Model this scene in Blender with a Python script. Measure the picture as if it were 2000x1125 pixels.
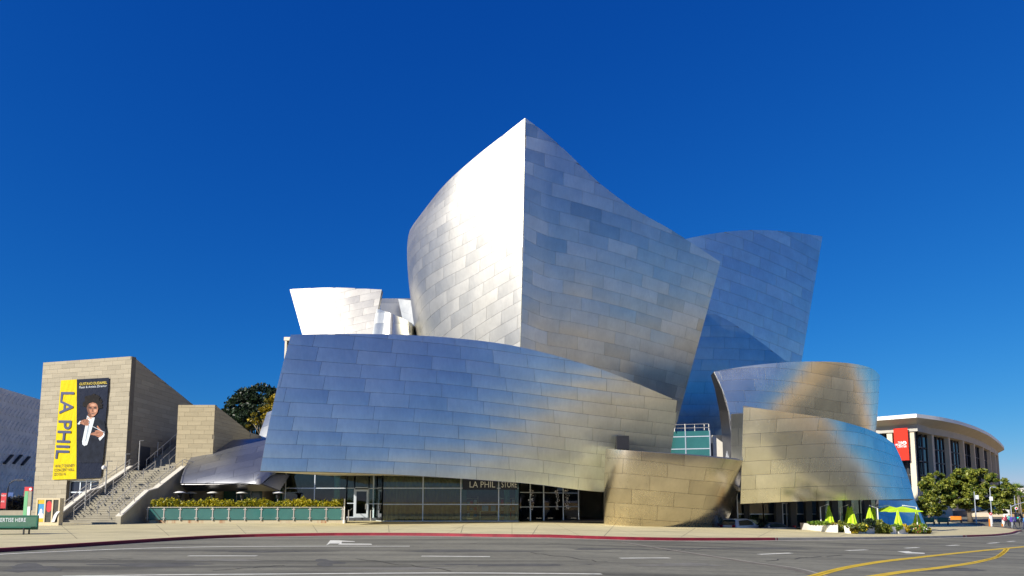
import bpy, bmesh, math, random
import numpy as np
from mathutils import Vector, Matrix
random.seed(7); RNG = np.random.default_rng(7)
SC = bpy.context.scene
for o in list(bpy.data.objects): bpy.data.objects.remove(o)
R = math.radians

# ------------------------------------------------------------------ camera
F = 1300.0; PITCH = R(6.0); EYE = 1.9
Y0 = 980 - F*math.tan(PITCH)
cam = bpy.data.cameras.new('camera'); cam_o = bpy.data.objects.new('camera', cam)
SC.collection.objects.link(cam_o); SC.camera = cam_o
cam.sensor_width = 36; cam.lens = 36*F/2000; cam.shift_y = (Y0-562.5)/2000
cam.clip_start = 0.1; cam.clip_end = 6000
cam_o.location = (0, 0, EYE); cam_o.rotation_euler = (math.pi/2 + PITCH, 0, 0)

# ------------------------------------------------------------------ sky, sun, exposure
SUN_AZ, SUN_EL = R(50), R(27)          # azimuth measured from straight behind the camera towards the left
sun_dir = Vector((-math.sin(SUN_AZ)*math.cos(SUN_EL), -math.cos(SUN_AZ)*math.cos(SUN_EL), math.sin(SUN_EL)))
w = bpy.data.worlds.new('World'); SC.world = w; w.use_nodes = True
nt = w.node_tree; nt.nodes.clear()
sky = nt.nodes.new('ShaderNodeTexSky'); sky.sky_type = 'NISHITA'; sky.sun_disc = False
sky.sun_elevation = SUN_EL
sky.sun_rotation = math.atan2(sun_dir.x, sun_dir.y)
sky.altitude = 3000; sky.air_density = 1.5; sky.dust_density = 0.0; sky.ozone_density = 10.0
# one colour curve for the whole sky: the deep, polarised blue the photograph was graded to
spx = nt.nodes.new('ShaderNodeSeparateColor'); cmb = nt.nodes.new('ShaderNodeCombineColor'); nt.links.new(sky.outputs[0], spx.inputs[0])
for i, (g_, t_) in enumerate(((1.9, 0.12), (1.04, 0.445), (0.60, 1.34))):
    pw = nt.nodes.new('ShaderNodeMath'); pw.operation = 'POWER'; pw.inputs[1].default_value = g_
    ml = nt.nodes.new('ShaderNodeMath'); ml.operation = 'MULTIPLY'; ml.inputs[1].default_value = t_
    nt.links.new(spx.outputs[i], pw.inputs[0]); nt.links.new(pw.outputs[0], ml.inputs[0]); nt.links.new(ml.outputs[0], cmb.inputs[i])
bg = nt.nodes.new('ShaderNodeBackground'); bg.inputs['Strength'].default_value = 0.107
wo = nt.nodes.new('ShaderNodeOutputWorld')
nt.links.new(cmb.outputs[0], bg.inputs['Color'])
nt.links.new(bg.outputs[0], wo.inputs['Surface'])
sl = bpy.data.lights.new('sun', 'SUN'); sl.energy = 5.0; sl.angle = R(0.53); sl.color = (1.0, 0.93, 0.80)
so = bpy.data.objects.new('sun', sl); SC.collection.objects.link(so)
so.rotation_euler = sun_dir.to_track_quat('Z', 'Y').to_euler()
SC.view_settings.view_transform = 'Standard'; SC.view_settings.look = 'None'
SC.view_settings.exposure = 0.5; SC.view_settings.gamma = 1.0; SC.view_settings.use_curve_mapping = False
SC.render.engine = 'CYCLES'; SC.render.resolution_x = 1024; SC.render.resolution_y = 576
SC.cycles.use_denoising = True; SC.cycles.max_bounces = 8; SC.cycles.transparent_max_bounces = 16
SC.cycles.sample_clamp_indirect = 6.0

# ------------------------------------------------------------------ pixel -> place helpers
def ray(px, py):
    xc = (px-1000)/F; yc = (Y0-py)/F
    return np.array([xc, math.cos(PITCH)-yc*math.sin(PITCH), math.sin(PITCH)+yc*math.cos(PITCH)])
def P(px, py, D):
    d = ray(px, py); return np.array([0, 0, EYE]) + d*(D/d[1])
def gz(x, y):
    return (-0.03*np.clip(x-2, 0, 68) + 0.02*np.clip(y-85, 0, 100)*np.clip((x-20)/20., 0, 1))
def G(px, py, dz=0.0):
    d = ray(px, py); lo, hi = 3.0, 400.0
    for D in np.arange(5, 400, 0.5):
        p = np.array([0, 0, EYE]) + d*(D/d[1])
        if p[2] <= gz(p[0], p[1]) + dz:
            lo, hi = D-0.5, D; break
    for _ in range(24):
        D = (lo+hi)/2; p = np.array([0, 0, EYE]) + d*(D/d[1])
        if p[2] <= gz(p[0], p[1]) + dz: hi = D
        else: lo = D
    return np.array([p[0], p[1], gz(p[0], p[1])+dz])

# ------------------------------------------------------------------ objects
COL = SC.collection
def tag(o, label=None, cat=None, group=None, kind=None):
    if label: o['label'] = label
    if cat: o['category'] = cat
    if group: o['group'] = group
    if kind: o['kind'] = kind
    return o
def rootloc(o):
    v = np.zeros(3)
    while o is not None:
        v = v + np.array(o.location); o = o.parent
    return v
def thing(name, label, cat, loc=(0, 0, 0), rz=0, group=None):
    o = bpy.data.objects.new(name, None); COL.objects.link(o); o.location = loc; o.rotation_euler = (0, 0, rz)
    o.empty_display_size = 0.3
    return tag(o, label, cat, group)
def mk(name, V, Fc, mat, parent=None, smooth=False, local=False, normals=None):
    V = np.asarray(V, float).reshape(-1, 3)
    if parent is not None and not local: V = V - rootloc(parent)
    m = bpy.data.meshes.new(name); m.from_pydata(V.tolist(), [], [list(map(int, f)) for f in Fc])
    if smooth: m.polygons.foreach_set('use_smooth', [True]*len(m.polygons))
    if normals is not None: m.normals_split_custom_set_from_vertices(normals)
    m.materials.append(MAT[mat] if isinstance(mat, str) else mat); m.update()
    o = bpy.data.objects.new(name, m); COL.objects.link(o)
    if parent is not None: o.parent = parent
    return o
def copy_tree(o, parent=None, loc=None, rz=None):
    c = o.copy(); COL.objects.link(c); c.parent = parent
    if loc is not None: c.location = loc
    if rz is not None: c.rotation_euler = (0, 0, rz)
    for ch in list(o.children): copy_tree(ch, c)
    return c
class MB:
    def __init__(s): s.v = []; s.f = []
    def add(s, V, Fc):
        n = len(s.v); s.v += [tuple(map(float, p)) for p in V]; s.f += [[i+n for i in f] for f in Fc]; return s
    def box(s, x0, x1, y0, y1, z0, z1):
        V = [(x, y, z) for z in (z0, z1) for y in (y0, y1) for x in (x0, x1)]
        return s.add(V, [(0,2,3,1),(4,5,7,6),(0,1,5,4),(2,6,7,3),(0,4,6,2),(1,3,7,5)])
    def bar(s, a, b, wx, wz, up=(0, 0, 1)):
        a = np.array(a, float); b = np.array(b, float); d = (b-a)/np.linalg.norm(b-a); up = np.array(up, float)
        if abs(d@up) > 0.98: up = np.array([0, 1., 0])
        r = np.cross(d, up); r /= np.linalg.norm(r); u = np.cross(r, d); r = r*wx/2; u = u*wz/2
        V = [a-r-u, a+r-u, a+r+u, a-r+u, b-r-u, b+r-u, b+r+u, b-r+u]
        return s.add(V, [(3,2,1,0),(4,5,6,7),(0,1,5,4),(1,2,6,5),(2,3,7,6),(3,0,4,7)])
    def tube(s, pts, rad, n=8):
        pts = [np.array(p, float) for p in pts]
        if np.isscalar(rad): rad = [rad]*len(pts)
        V = []; Fc = []
        for i, p in enumerate(pts):
            d = pts[min(i+1, len(pts)-1)]-pts[max(i-1, 0)]; d = d/(np.linalg.norm(d)+1e-9)
            up = np.array([0, 0, 1.]) if abs(d[2]) < 0.9 else np.array([1., 0, 0])
            r = np.cross(d, up); r /= np.linalg.norm(r); u = np.cross(r, d)
            for k in range(n):
                a = 2*math.pi*k/n; V.append(p + rad[i]*(r*math.cos(a)+u*math.sin(a)))
        for i in range(len(pts)-1):
            for k in range(n):
                Fc.append((i*n+k, i*n+(k+1) % n, (i+1)*n+(k+1) % n, (i+1)*n+k))
        Fc.append(tuple(range(n-1, -1, -1))); Fc.append(tuple((len(pts)-1)*n+k for k in range(n)))
        return s.add(V, Fc)
    def lathe(s, c, prof, n=16, sx=1, sy=1):
        V = [(c[0]+r*sx*math.cos(2*math.pi*k/n), c[1]+r*sy*math.sin(2*math.pi*k/n), c[2]+z) for r, z in prof for k in range(n)]
        Fc = [(i*n+k, i*n+(k+1) % n, (i+1)*n+(k+1) % n, (i+1)*n+k) for i in range(len(prof)-1) for k in range(n)]
        Fc.append(tuple(range(n-1, -1, -1))); Fc.append(tuple((len(prof)-1)*n+k for k in range(n)))
        return s.add(V, Fc)
    def prism(s, poly, vec):                      # polygon (3-D points) swept along vec
        n = len(poly); vec = np.array(vec, float)
        V = [np.array(p, float) for p in poly] + [np.array(p, float)+vec for p in poly]
        return s.add(V, [tuple(range(n-1, -1, -1)), tuple(range(n, 2*n))] + [(k, (k+1) % n, n+(k+1) % n, n+k) for k in range(n)])
    def build(s, name, mat, parent=None, smooth=False, local=False):
        o = mk(name, s.v, s.f, mat, parent, smooth, local)
        bm = bmesh.new(); bm.from_mesh(o.data); bmesh.ops.recalc_face_normals(bm, faces=bm.faces); bm.to_mesh(o.data); bm.free()
        return o

# ------------------------------------------------------------------ materials
MAT = {}
def new_mat(name):
    m = bpy.data.materials.new(name); m.use_nodes = True; MAT[name] = m
    return m, m.node_tree, m.node_tree.nodes['Principled BSDF']
def N(nt, t, **kw):
    n = nt.nodes.new(t)
    for k, v in kw.items():
        if k in n.inputs: n.inputs[k].default_value = v
        else: setattr(n, k, v)
    return n
def coords(nt, scale=(1, 1, 1)):
    g = N(nt, 'ShaderNodeNewGeometry'); mp = N(nt, 'ShaderNodeMapping'); mp.inputs['Scale'].default_value = scale
    nt.links.new(g.outputs['Position'], mp.inputs['Vector']); return mp.outputs[0]
def ramp(nt, src, stops):
    r = N(nt, 'ShaderNodeValToRGB'); e = r.color_ramp.elements
    while len(e) < len(stops): e.new(0.5)
    for el, (p, c) in zip(e, stops):
        el.position = p; el.color = (c, c, c, 1) if np.isscalar(c) else (*c, 1)
    nt.links.new(src, r.inputs[0]); return r.outputs[0]
def mulc(nt, a, b, fac=1.0, mode='MULTIPLY'):
    m = N(nt, 'ShaderNodeMix', data_type='RGBA', blend_type=mode); m.inputs[0].default_value = fac
    for i, x in ((6, a), (7, b)):
        if hasattr(x, 'is_linked'): nt.links.new(x, m.inputs[i])
        else: m.inputs[i].default_value = (*x, 1)
    return m.outputs[2]
def plain(name, col, rough=0.6, metal=0.0, noise=0.15, nscale=3.0, bump=0.0, bscale=30, spec=0.5, stretch=(1, 1, 1), island=0.0, objrand=0.0, emit=0):
    m, nt, b = new_mat(name)
    b.inputs['Roughness'].default_value = rough; b.inputs['Metallic'].default_value = metal
    b.inputs['Specular IOR Level'].default_value = spec
    c = coords(nt, stretch)
    n1 = N(nt, 'ShaderNodeTexNoise', Scale=nscale, Detail=6.0, Roughness=0.6); nt.links.new(c, n1.inputs['Vector'])
    out = mulc(nt, col, ramp(nt, n1.outputs['Fac'], [(0.25, 1-noise), (0.75, 1+noise)]))
    if island:
        g = N(nt, 'ShaderNodeNewGeometry'); out = mulc(nt, out, ramp(nt, g.outputs['Random Per Island'], [(0, 1-island), (1, 1+island)]))
    if objrand:
        g = N(nt, 'ShaderNodeObjectInfo'); out = mulc(nt, out, ramp(nt, g.outputs['Random'], [(0, 1-objrand), (1, 1+objrand)]))
    nt.links.new(out, b.inputs['Base Color'])
    if bump:
        n2 = N(nt, 'ShaderNodeTexNoise', Scale=bscale, Detail=4.0); nt.links.new(c, n2.inputs['Vector'])
        bp = N(nt, 'ShaderNodeBump', Strength=bump, Distance=0.02); nt.links.new(n2.outputs['Fac'], bp.inputs['Height'])
        nt.links.new(bp.outputs[0], b.inputs['Normal'])
    if emit:
        b.inputs['Emission Color'].default_value = (*col, 1); b.inputs['Emission Strength'].default_value = emit
    return m
def steel(name, col, rough, objrand=0.12, rr=0.05, bump=0.05, wide=0.05, bstretch=(1, 1, 1)):
    m, nt, b = new_mat(name); b.inputs['Metallic'].default_value = 1.0
    c = coords(nt); oi = N(nt, 'ShaderNodeObjectInfo')
    n1 = N(nt, 'ShaderNodeTexNoise', Scale=0.55, Detail=5.0, Roughness=0.62); nt.links.new(c, n1.inputs['Vector'])
    n3 = N(nt, 'ShaderNodeTexNoise', Scale=5.0, Detail=4.0, Roughness=0.7)
    cs = coords(nt, (1, 1, 0.25)); nt.links.new(cs, n3.inputs['Vector'])
    out = mulc(nt, col, ramp(nt, oi.outputs['Random'], [(0, 1-objrand), (0.25, 1-objrand*.2), (0.8, 1.0), (1, 1+objrand*.5)]))
    out = mulc(nt, out, ramp(nt, n1.outputs['Fac'], [(0.3, 0.90), (0.7, 1.06)]))
    out = mulc(nt, out, ramp(nt, n3.outputs['Fac'], [(0.3, 0.95), (0.7, 1.04)]))
    nt.links.new(out, b.inputs['Base Color'])
    ad = N(nt, 'ShaderNodeMath', operation='MULTIPLY_ADD'); ad.inputs[1].default_value = 2*rr; ad.inputs[2].default_value = rough-rr
    mx = N(nt, 'ShaderNodeMath', operation='ADD'); sc = N(nt, 'ShaderNodeMath', operation='MULTIPLY'); sc.inputs[1].default_value = 0.5
    nt.links.new(n3.outputs['Fac'], mx.inputs[0]); nt.links.new(oi.outputs['Random'], mx.inputs[1]); nt.links.new(mx.outputs[0], sc.inputs[0])
    nt.links.new(sc.outputs[0], ad.inputs[0]); nt.links.new(ad.outputs[0], b.inputs['Roughness'])
    n2 = N(nt, 'ShaderNodeTexNoise', Scale=0.55, Detail=0.0); nt.links.new(coords(nt, bstretch), n2.inputs['Vector'])
    bp = N(nt, 'ShaderNodeBump', Strength=bump, Distance=0.25); nt.links.new(n2.outputs['Fac'], bp.inputs['Height'])
    nt.links.new(bp.outputs[0], b.inputs['Normal'])
    b2 = N(nt, 'ShaderNodeBsdfPrincipled'); b2.inputs['Metallic'].default_value = 1.0; b2.inputs['Roughness'].default_value = 0.78      # scattered part of the bead-blasted finish
    nt.links.new(out, b2.inputs['Base Color']); mx2 = N(nt, 'ShaderNodeMixShader'); mx2.inputs[0].default_value = wide
    nt.links.new(b.outputs[0], mx2.inputs[1]); nt.links.new(b2.outputs[0], mx2.inputs[2]); nt.links.new(mx2.outputs[0], nt.nodes['Material Output'].inputs['Surface'])
    return m
def glass(name, tint, refl=1.0, rough=0.0, ior=1.5):
    m, nt, b = new_mat(name); nt.nodes.remove(b)
    o = nt.nodes['Material Output']; t = N(nt, 'ShaderNodeBsdfTransparent'); t.inputs[0].default_value = (*tint, 1)
    g = N(nt, 'ShaderNodeBsdfGlossy', Roughness=rough); g.inputs[0].default_value = (refl, refl, refl, 1)
    fr = N(nt, 'ShaderNodeFresnel', IOR=ior); mx = N(nt, 'ShaderNodeMixShader')
    nt.links.new(fr.outputs[0], mx.inputs[0]); nt.links.new(t.outputs[0], mx.inputs[1]); nt.links.new(g.outputs[0], mx.inputs[2])
    nt.links.new(mx.outputs[0], o.inputs['Surface']); return m
steel('steel', (0.74, 0.74, 0.655), 0.32, 0.10)
steel('steel_even', (0.775, 0.815, 0.725), 0.32, 0.035, 0.03)
steel('steel_mottled', (0.72, 0.735, 0.66), 0.34, 0.19, 0.07)
steel('steel_bright', (0.50, 0.488, 0.455), 0.48, 0.06, 0.06)
steel('steel_satin', (0.56, 0.55, 0.53), 0.42)
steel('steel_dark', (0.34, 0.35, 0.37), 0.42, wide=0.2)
steel('steel_shade_teal', (0.46, 0.60, 0.62), 0.34, 0.10)  # darker, bluer copy of the steel: cast shade put into its base colour
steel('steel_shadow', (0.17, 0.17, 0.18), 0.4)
steel('steel_refl_brown', (0.60, 0.545, 0.455), 0.27, 0.14, 0.04, 0.12, 0.03, (1, 1, 0.3))  # same steel on the cone, warm reflected ground put into the base colour
steel('steel_refl_warm', (0.80, 0.775, 0.655), 0.27, 0.10, 0.05, 0.12, 0.05, (1, 1, 0.22))  # warm tint stands in for sunlit ground mirrored in neutral steel
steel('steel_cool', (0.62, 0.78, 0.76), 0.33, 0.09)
plain('joint', (0.22, 0.22, 0.23), 0.5, 0.8)
plain('aluminium', (0.62, 0.68, 0.75), 0.4, 0.5, 0.05)
plain('rail_steel', (0.50, 0.48, 0.44), 0.4, 0.7, 0.08)
plain('stone', (0.335, 0.302, 0.232), 0.8, 0, 0.10, 1.2, 0.15, 25, 0.2, (0.6, 0.6, 5.0), objrand=0.10)
plain('stone_pale', (0.38, 0.325, 0.215), 0.8, 0, 0.10, 1.2, 0.15, 25, 0.2, (0.6, 0.6, 5.0), objrand=0.08)
plain('mortar', (0.16, 0.14, 0.11), 0.9)
plain('concrete', (0.33, 0.305, 0.24), 0.85, 0, 0.16, 1.1, 0.1, 40, 0.2)
plain('white_paint', (0.80, 0.79, 0.75), 0.5, 0, 0.06)
plain('warm_white', (0.66, 0.62, 0.52), 0.7, 0, 0.06)
plain('black', (0.015, 0.015, 0.018), 0.5)
plain('dark_grey', (0.06, 0.065, 0.075), 0.5)
plain('interior', (0.20, 0.175, 0.14), 0.8, 0, 0.3, 0.8)
plain('lobby_floor', (0.26, 0.22, 0.17), 0.5)
glass('glass_lobby', (0.78, 0.90, 0.87), 1.0)
glass('glass_dark', (0.50, 0.62, 0.64), 1.0)
plain('glass_teal', (0.03, 0.125, 0.12), 0.12, 0, 0.15, 0.8, spec=0.8)
plain('glass_navy', (0.012, 0.018, 0.035), 0.08, 0, 0.2, 1.0, spec=0.8)

# ------------------------------------------------------------------ curved cladding
def spline(knots, pts, u):
    """Cubic Hermite through pts (n,3...) at knots, evaluated at array u."""
    k = np.asarray(knots); n = len(k); pts = np.asarray(pts, float)
    if n == 2:
        t = (u/(k[1]-k[0]))[:, None]; return pts[0]*(1-t)+pts[1]*t
    m = np.zeros_like(pts)
    for i in range(n):
        if i == 0: m[i] = (pts[1]-pts[0])/(k[1]-k[0])
        elif i == n-1: m[i] = (pts[-1]-pts[-2])/(k[-1]-k[-2])
        else:
            h0, h1 = k[i]-k[i-1], k[i+1]-k[i]
            m[i] = ((pts[i]-pts[i-1])/h0*h1 + (pts[i+1]-pts[i])/h1*h0)/(h0+h1)
    i = np.clip(np.searchsorted(k, u, 'right')-1, 0, n-2); h = (k[i+1]-k[i])[:, None]; t = (u-k[i])[:, None]/h
    return ((2*t**3-3*t**2+1)*pts[i] + (t**3-2*t**2+t)*h*m[i] + (-2*t**3+3*t**2)*pts[i+1] + (t**3-t**2)*h*m[i+1])
class Surf:
    def __init__(s, rows):
        s.rows = [np.array([P(*c) if not isinstance(c, np.ndarray) else c for c in r], float) for r in rows]
        mean = sum(s.rows)/len(s.rows); L = np.r_[0, np.cumsum(np.linalg.norm(np.diff(mean, axis=0), axis=1))]
        s.k = L/L[-1]
        u = np.linspace(0, 1, 121); a = s.at(u, np.full(121, .5)); d = np.r_[0, np.cumsum(np.linalg.norm(np.diff(a, axis=0), axis=1))]
        s.W = d[-1]; s.us = u; s.ss = d
        lo, md, hi = s.at(u, u*0), a, s.at(u, u*0+1)
        s.Hs = np.linalg.norm(md-lo, axis=1)+np.linalg.norm(hi-md, axis=1)
        c = s.at(np.array([.5]), np.array([.5]))[0]; s.sgn = 1; n = s.nrm(np.array([.5]), np.array([.5]))[0]
        if n@(np.array([0, 0, EYE])-c) < 0: s.sgn = -1
    def at(s, u, v):
        u = np.clip(u, 0, 1); R_ = [spline(s.k, r, u) for r in s.rows]; v = v[:, None]
        if len(R_) == 2: return R_[0]*(1-v)+R_[1]*v
        return R_[0]*(2*(v-.5)*(v-1)) + R_[1]*(-4*v*(v-1)) + R_[2]*(2*v*(v-.5))
    def nrm(s, u, v):
        e = 1e-3; u0, u1 = np.clip(u-e, 0, 1), np.clip(u+e, 0, 1); v0, v1 = np.clip(v-e, 0, 1), np.clip(v+e, 0, 1)
        n = np.cross(s.at(u1, v)-s.at(u0, v), s.at(u, v1)-s.at(u, v0)); return s.sgn*n/np.linalg.norm(n, axis=1)[:, None]
    def H(s, q): return np.interp(q, s.ss, s.Hs)
    def st(s, q, t):
        u = np.interp(q, s.ss, s.us); v = np.clip(t/s.H(q), 0, 1); return u, v
def shell(name, S, parent, mat='joint', thick=0.35, nu=40, nv=10, holes=(), label=None):
    us = set(np.linspace(0, 1, nu+1)); vs = set(np.linspace(0, 1, nv+1)); Hm = float(np.mean(S.Hs))
    for (a, b, c, d) in holes: us |= {a/S.W, b/S.W}; vs |= {c/Hm, d/Hm}
    us = np.array(sorted(x for x in us if 0 <= x <= 1)); vs = np.array(sorted(x for x in vs if 0 <= x <= 1)); nU, nV = len(us), len(vs)
    uu, vv = np.meshgrid(us, vs, indexing='ij'); uu, vv = uu.ravel(), vv.ravel()
    uu2 = np.interp(uu*S.W, S.ss, S.us)
    A = S.at(uu2, vv); Nn = S.nrm(uu2, vv); B = A-Nn*thick; V = np.vstack([A, B]); M = len(A); Fc = []
    ok = lambda i, j: 0 <= i < nU-1 and 0 <= j < nV-1 and not any(a/S.W-1e-6 <= us[i] and us[i+1] <= b/S.W+1e-6 and c/Hm-1e-6 <= vs[j] and vs[j+1] <= d/Hm+1e-6 for a, b, c, d in holes)
    I = lambda i, j: i*nV+j
    for i in range(nU-1):
        for j in range(nV-1):
            if not ok(i, j): continue
            q = (I(i, j), I(i+1, j), I(i+1, j+1), I(i, j+1)); Fc.append(q if S.sgn > 0 else q[::-1])
            Fc.append(tuple(M+x for x in (q[::-1] if S.sgn > 0 else q)))
            for (a, b, ni, nj) in ((I(i, j), I(i+1, j), i, j-1), (I(i+1, j+1), I(i, j+1), i, j+1), (I(i, j+1), I(i, j), i-1, j), (I(i+1, j), I(i+1, j+1), i+1, j)):
                if not ok(ni, nj): Fc.append((b, a, M+a, M+b) if S.sgn > 0 else (a, b, M+b, M+a))
    o = mk(name, V, Fc, mat, parent)
    if label: o['label'] = label
    return o
def cells(S, rh, plen, k, stag, start=0.0, s_off=0.0):
    """running-bond cells (s0, s1, r) in sheared metric space: lower edge t = r*rh + k*s + start"""
    W = S.W; Hm = S.Hs.max(); tmin = min(0, -k*W)-start; r0 = math.floor(tmin/rh)-1; r1 = math.ceil((Hm+max(0, -k*W)-start)/rh)+1
    for r in range(r0, r1+1):
        off = ((r*stag) % 1.0)*plen + s_off; off = off % plen; s = off-plen
        while s < W:
            a, b = max(s, 0), min(s+plen, W)
            if b-a > 0.12: yield a, b, r
            s += plen
def panels(S, parent, rh, plen, mat='steel', k=0.0, stag=0.5, gap=0.022, pthick=0.05, proud=0.05, pillow=0.010, tilt=0.006, start=0.0, nsl=4,
           holes=(), name='panel', s_off=0.0, limit=300):
    todo = []
    for a, b, r in cells(S, rh, plen, k, stag, start, s_off):
        parts = [(a, b, None, None)]
        if holes:
            lo, hi = r*rh+start, (r+1)*rh+start
            for (ha, hb, hc, hd) in holes:
                nxt = []
                for (x0, x1, y0, y1) in parts:
                    l = lo if y0 is None else y0; h = hi if y1 is None else y1
                    if x1 <= ha or x0 >= hb or h <= hc or l >= hd: nxt.append((x0, x1, y0, y1)); continue
                    if x0 < ha: nxt.append((x0, ha, y0, y1))
                    if x1 > hb: nxt.append((hb, x1, y0, y1))
                    m0, m1 = max(x0, ha), min(x1, hb)
                    if l < hc: nxt.append((m0, m1, l, hc))
                    if h > hd: nxt.append((m0, m1, hd, h))
                parts = nxt
        for (x0, x1, y0, y1) in parts:
            if x1-x0 < 0.1: continue
            q = np.linspace(x0+gap/2, x1-gap/2, nsl+1)
            L = r*rh+start+k*q if y0 is None else np.full(len(q), y0); Hh = (r+1)*rh+start+k*q if y1 is None else np.full(len(q), y1)
            Hs = S.H(q); lo_ = np.maximum(L+gap/2, 0.0); hi_ = np.minimum(Hh-gap/2, Hs-0.0)
            d = hi_-lo_
            if d.max() < 0.06: continue
            cols = []
            for i in range(len(q)):
                if d[i] > 0.02: cols.append((q[i], lo_[i], hi_[i]))
                for di in (1,):
                    if i+1 < len(q) and (d[i] > 0.02) != (d[i+1] > 0.02):
                        f = (0.02-d[i])/(d[i+1]-d[i]); g = lambda z: z[i]+f*(z[i+1]-z[i]); cols.append((g(q), g(lo_), g(lo_)+0.02))
            if len(cols) < 2: continue
            area = sum((cols[i+1][0]-cols[i][0])*(cols[i][2]-cols[i][1]+cols[i+1][2]-cols[i+1][1])/2 for i in range(len(cols)-1))
            if area < 0.05: continue
            todo.append((area, cols))
    todo.sort(key=lambda z: -z[0]); rest = MB()
    for idx, (area, cols) in enumerate(todo):
        n = len(cols); q = np.array([c[0] for c in cols for _ in (0, 1)]); t = np.array([x for c in cols for x in (c[1], c[2])])
        u, v = S.st(q, t); A = S.at(u, v); Nn = S.nrm(u, v)
        tl = RNG.normal(0, tilt, 2); qm, tm = q.mean(), t.mean()
        eu = np.array(A[2]-A[0]); eu /= np.linalg.norm(eu)+1e-9; ev = A[1]-A[0]; ev /= np.linalg.norm(ev)+1e-9
        fs = (q-qm)/(np.ptp(q)/2+1e-6); ft = (t-tm)/(np.ptp(t)/2+1e-6); pl = pillow*(0.5+RNG.random())
        Nc = Nn + np.outer(tl[0]+pl*fs, eu) + np.outer(tl[1]+pl*ft, ev); Nc /= np.linalg.norm(Nc, axis=1)[:, None]
        front = A+Nn*proud; back = A+Nn*(proud-pthick-0.01)
        V = [*front]; Fc = []; NN = [*Nc]
        for i in range(n-1):
            f = (2*i, 2*i+2, 2*i+3, 2*i+1); Fc.append(f if S.sgn > 0 else f[::-1])
        loop = [2*i for i in range(n)]+[2*i+1 for i in range(n-1, -1, -1)]
        for j in range(len(loop)):
            a_, b_ = loop[j], loop[(j+1) % len(loop)]; m0 = len(V)
            V += [front[a_], front[b_], back[b_], back[a_]]; NN += [np.zeros(3)]*4
            Fc.append((m0+1, m0, m0+3, m0+2) if S.sgn > 0 else (m0, m0+1, m0+2, m0+3))
        if idx < limit: mk(name, V, Fc, mat, parent, True, normals=np.array(NN))
        else: rest.add(V, Fc)
    if rest.v:
        o = mk(name+'_field', rest.v, rest.f, mat, parent); o['kind'] = 'stuff'
def clad(parent, name, rows, rh, plen, mat='steel', thick=0.35, label=None, nu=40, nv=10, holes=(), backing='joint', **kw):
    S = Surf(rows); o = shell(name, S, parent, backing, thick, nu, nv, holes, label)
    panels(S, o, rh, plen, mat, holes=holes, **kw)
    return S, o
# ------------------------------------------------------------------ ground
def ground_mat():
    m, nt, b = new_mat('lot'); c = coords(nt)
    n1 = N(nt, 'ShaderNodeTexNoise', Scale=0.15, Detail=6.0); nt.links.new(c, n1.inputs['Vector'])
    out = mulc(nt, (0.62, 0.41, 0.16), ramp(nt, n1.outputs['Fac'], [(0.3, 0.85), (0.7, 1.1)]))
    nt.links.new(out, b.inputs['Base Color']); b.inputs['Roughness'].default_value = 0.9
def asphalt_mat():
    m, nt, b = new_mat('asphalt'); c = coords(nt)
    n1 = N(nt, 'ShaderNodeTexNoise', Scale=3.0, Detail=9.0, Roughness=0.85); nt.links.new(c, n1.inputs['Vector'])
    cs = coords(nt, (0.05, 0.9, 1)); n2 = N(nt, 'ShaderNodeTexNoise', Scale=1.0, Detail=5.0, Roughness=0.6, Distortion=0.6); nt.links.new(cs, n2.inputs['Vector'])
    n3 = N(nt, 'ShaderNodeTexNoise', Scale=0.22, Detail=4.0); nt.links.new(c, n3.inputs['Vector'])
    out = mulc(nt, (0.19, 0.18, 0.132), ramp(nt, n1.outputs['Fac'], [(0.3, 0.72), (0.7, 1.3)]))
    out = mulc(nt, out, ramp(nt, n2.outputs['Fac'], [(0.36, 0.50), (0.50, 0.95), (0.7, 1.2)]))
    out = mulc(nt, out, ramp(nt, n3.outputs['Fac'], [(0.35, 0.85), (0.65, 1.12)]))
    nt.links.new(out, b.inputs['Base Color']); b.inputs['Roughness'].default_value = 0.85
    bp = N(nt, 'ShaderNodeBump', Strength=0.5, Distance=0.02); nt.links.new(n1.outputs['Fac'], bp.inputs['Height']); nt.links.new(bp.outputs[0], b.inputs['Normal'])
def walk_mat():
    m, nt, b = new_mat('sidewalk'); c = coords(nt)
    n1 = N(nt, 'ShaderNodeTexNoise', Scale=0.5, Detail=8.0, Roughness=0.65); nt.links.new(c, n1.inputs['Vector'])
    n2 = N(nt, 'ShaderNodeTexNoise', Scale=18.0, Detail=3.0); nt.links.new(c, n2.inputs['Vector'])
    cs = coords(nt, (0.06, 0.8, 1)); n3 = N(nt, 'ShaderNodeTexNoise', Scale=1.0, Detail=5.0, Distortion=0.8); nt.links.new(cs, n3.inputs['Vector'])
    out = mulc(nt, (0.62, 0.54, 0.305), ramp(nt, n1.outputs['Fac'], [(0.3, 0.82), (0.7, 1.08)]))
    out = mulc(nt, out, ramp(nt, n2.outputs['Fac'], [(0.3, 0.93), (0.7, 1.05)]))
    out = mulc(nt, out, ramp(nt, n3.outputs['Fac'], [(0.30, 0.66), (0.42, 0.97), (0.7, 1.04)]))
    br = N(nt, 'ShaderNodeTexBrick', Scale=1.0); br.offset = 0; br.inputs['Mortar Size'].default_value = 0.018; br.inputs['Brick Width'].default_value = 3.6; br.inputs['Row Height'].default_value = 2.4
    br.inputs['Color1'].default_value = br.inputs['Color2'].default_value = (1, 1, 1, 1); br.inputs['Mortar'].default_value = (0.55, 0.53, 0.5, 1)
    nt.links.new(c, br.inputs['Vector']); out = mulc(nt, out, br.outputs['Color'])
    nt.links.new(out, b.inputs['Base Color']); b.inputs['Roughness'].default_value = 0.85
ground_mat(); asphalt_mat(); walk_mat()
plain('kerb_red', (0.22, 0.008, 0.022), 0.6, 0, 0.35, 1.5)
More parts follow.
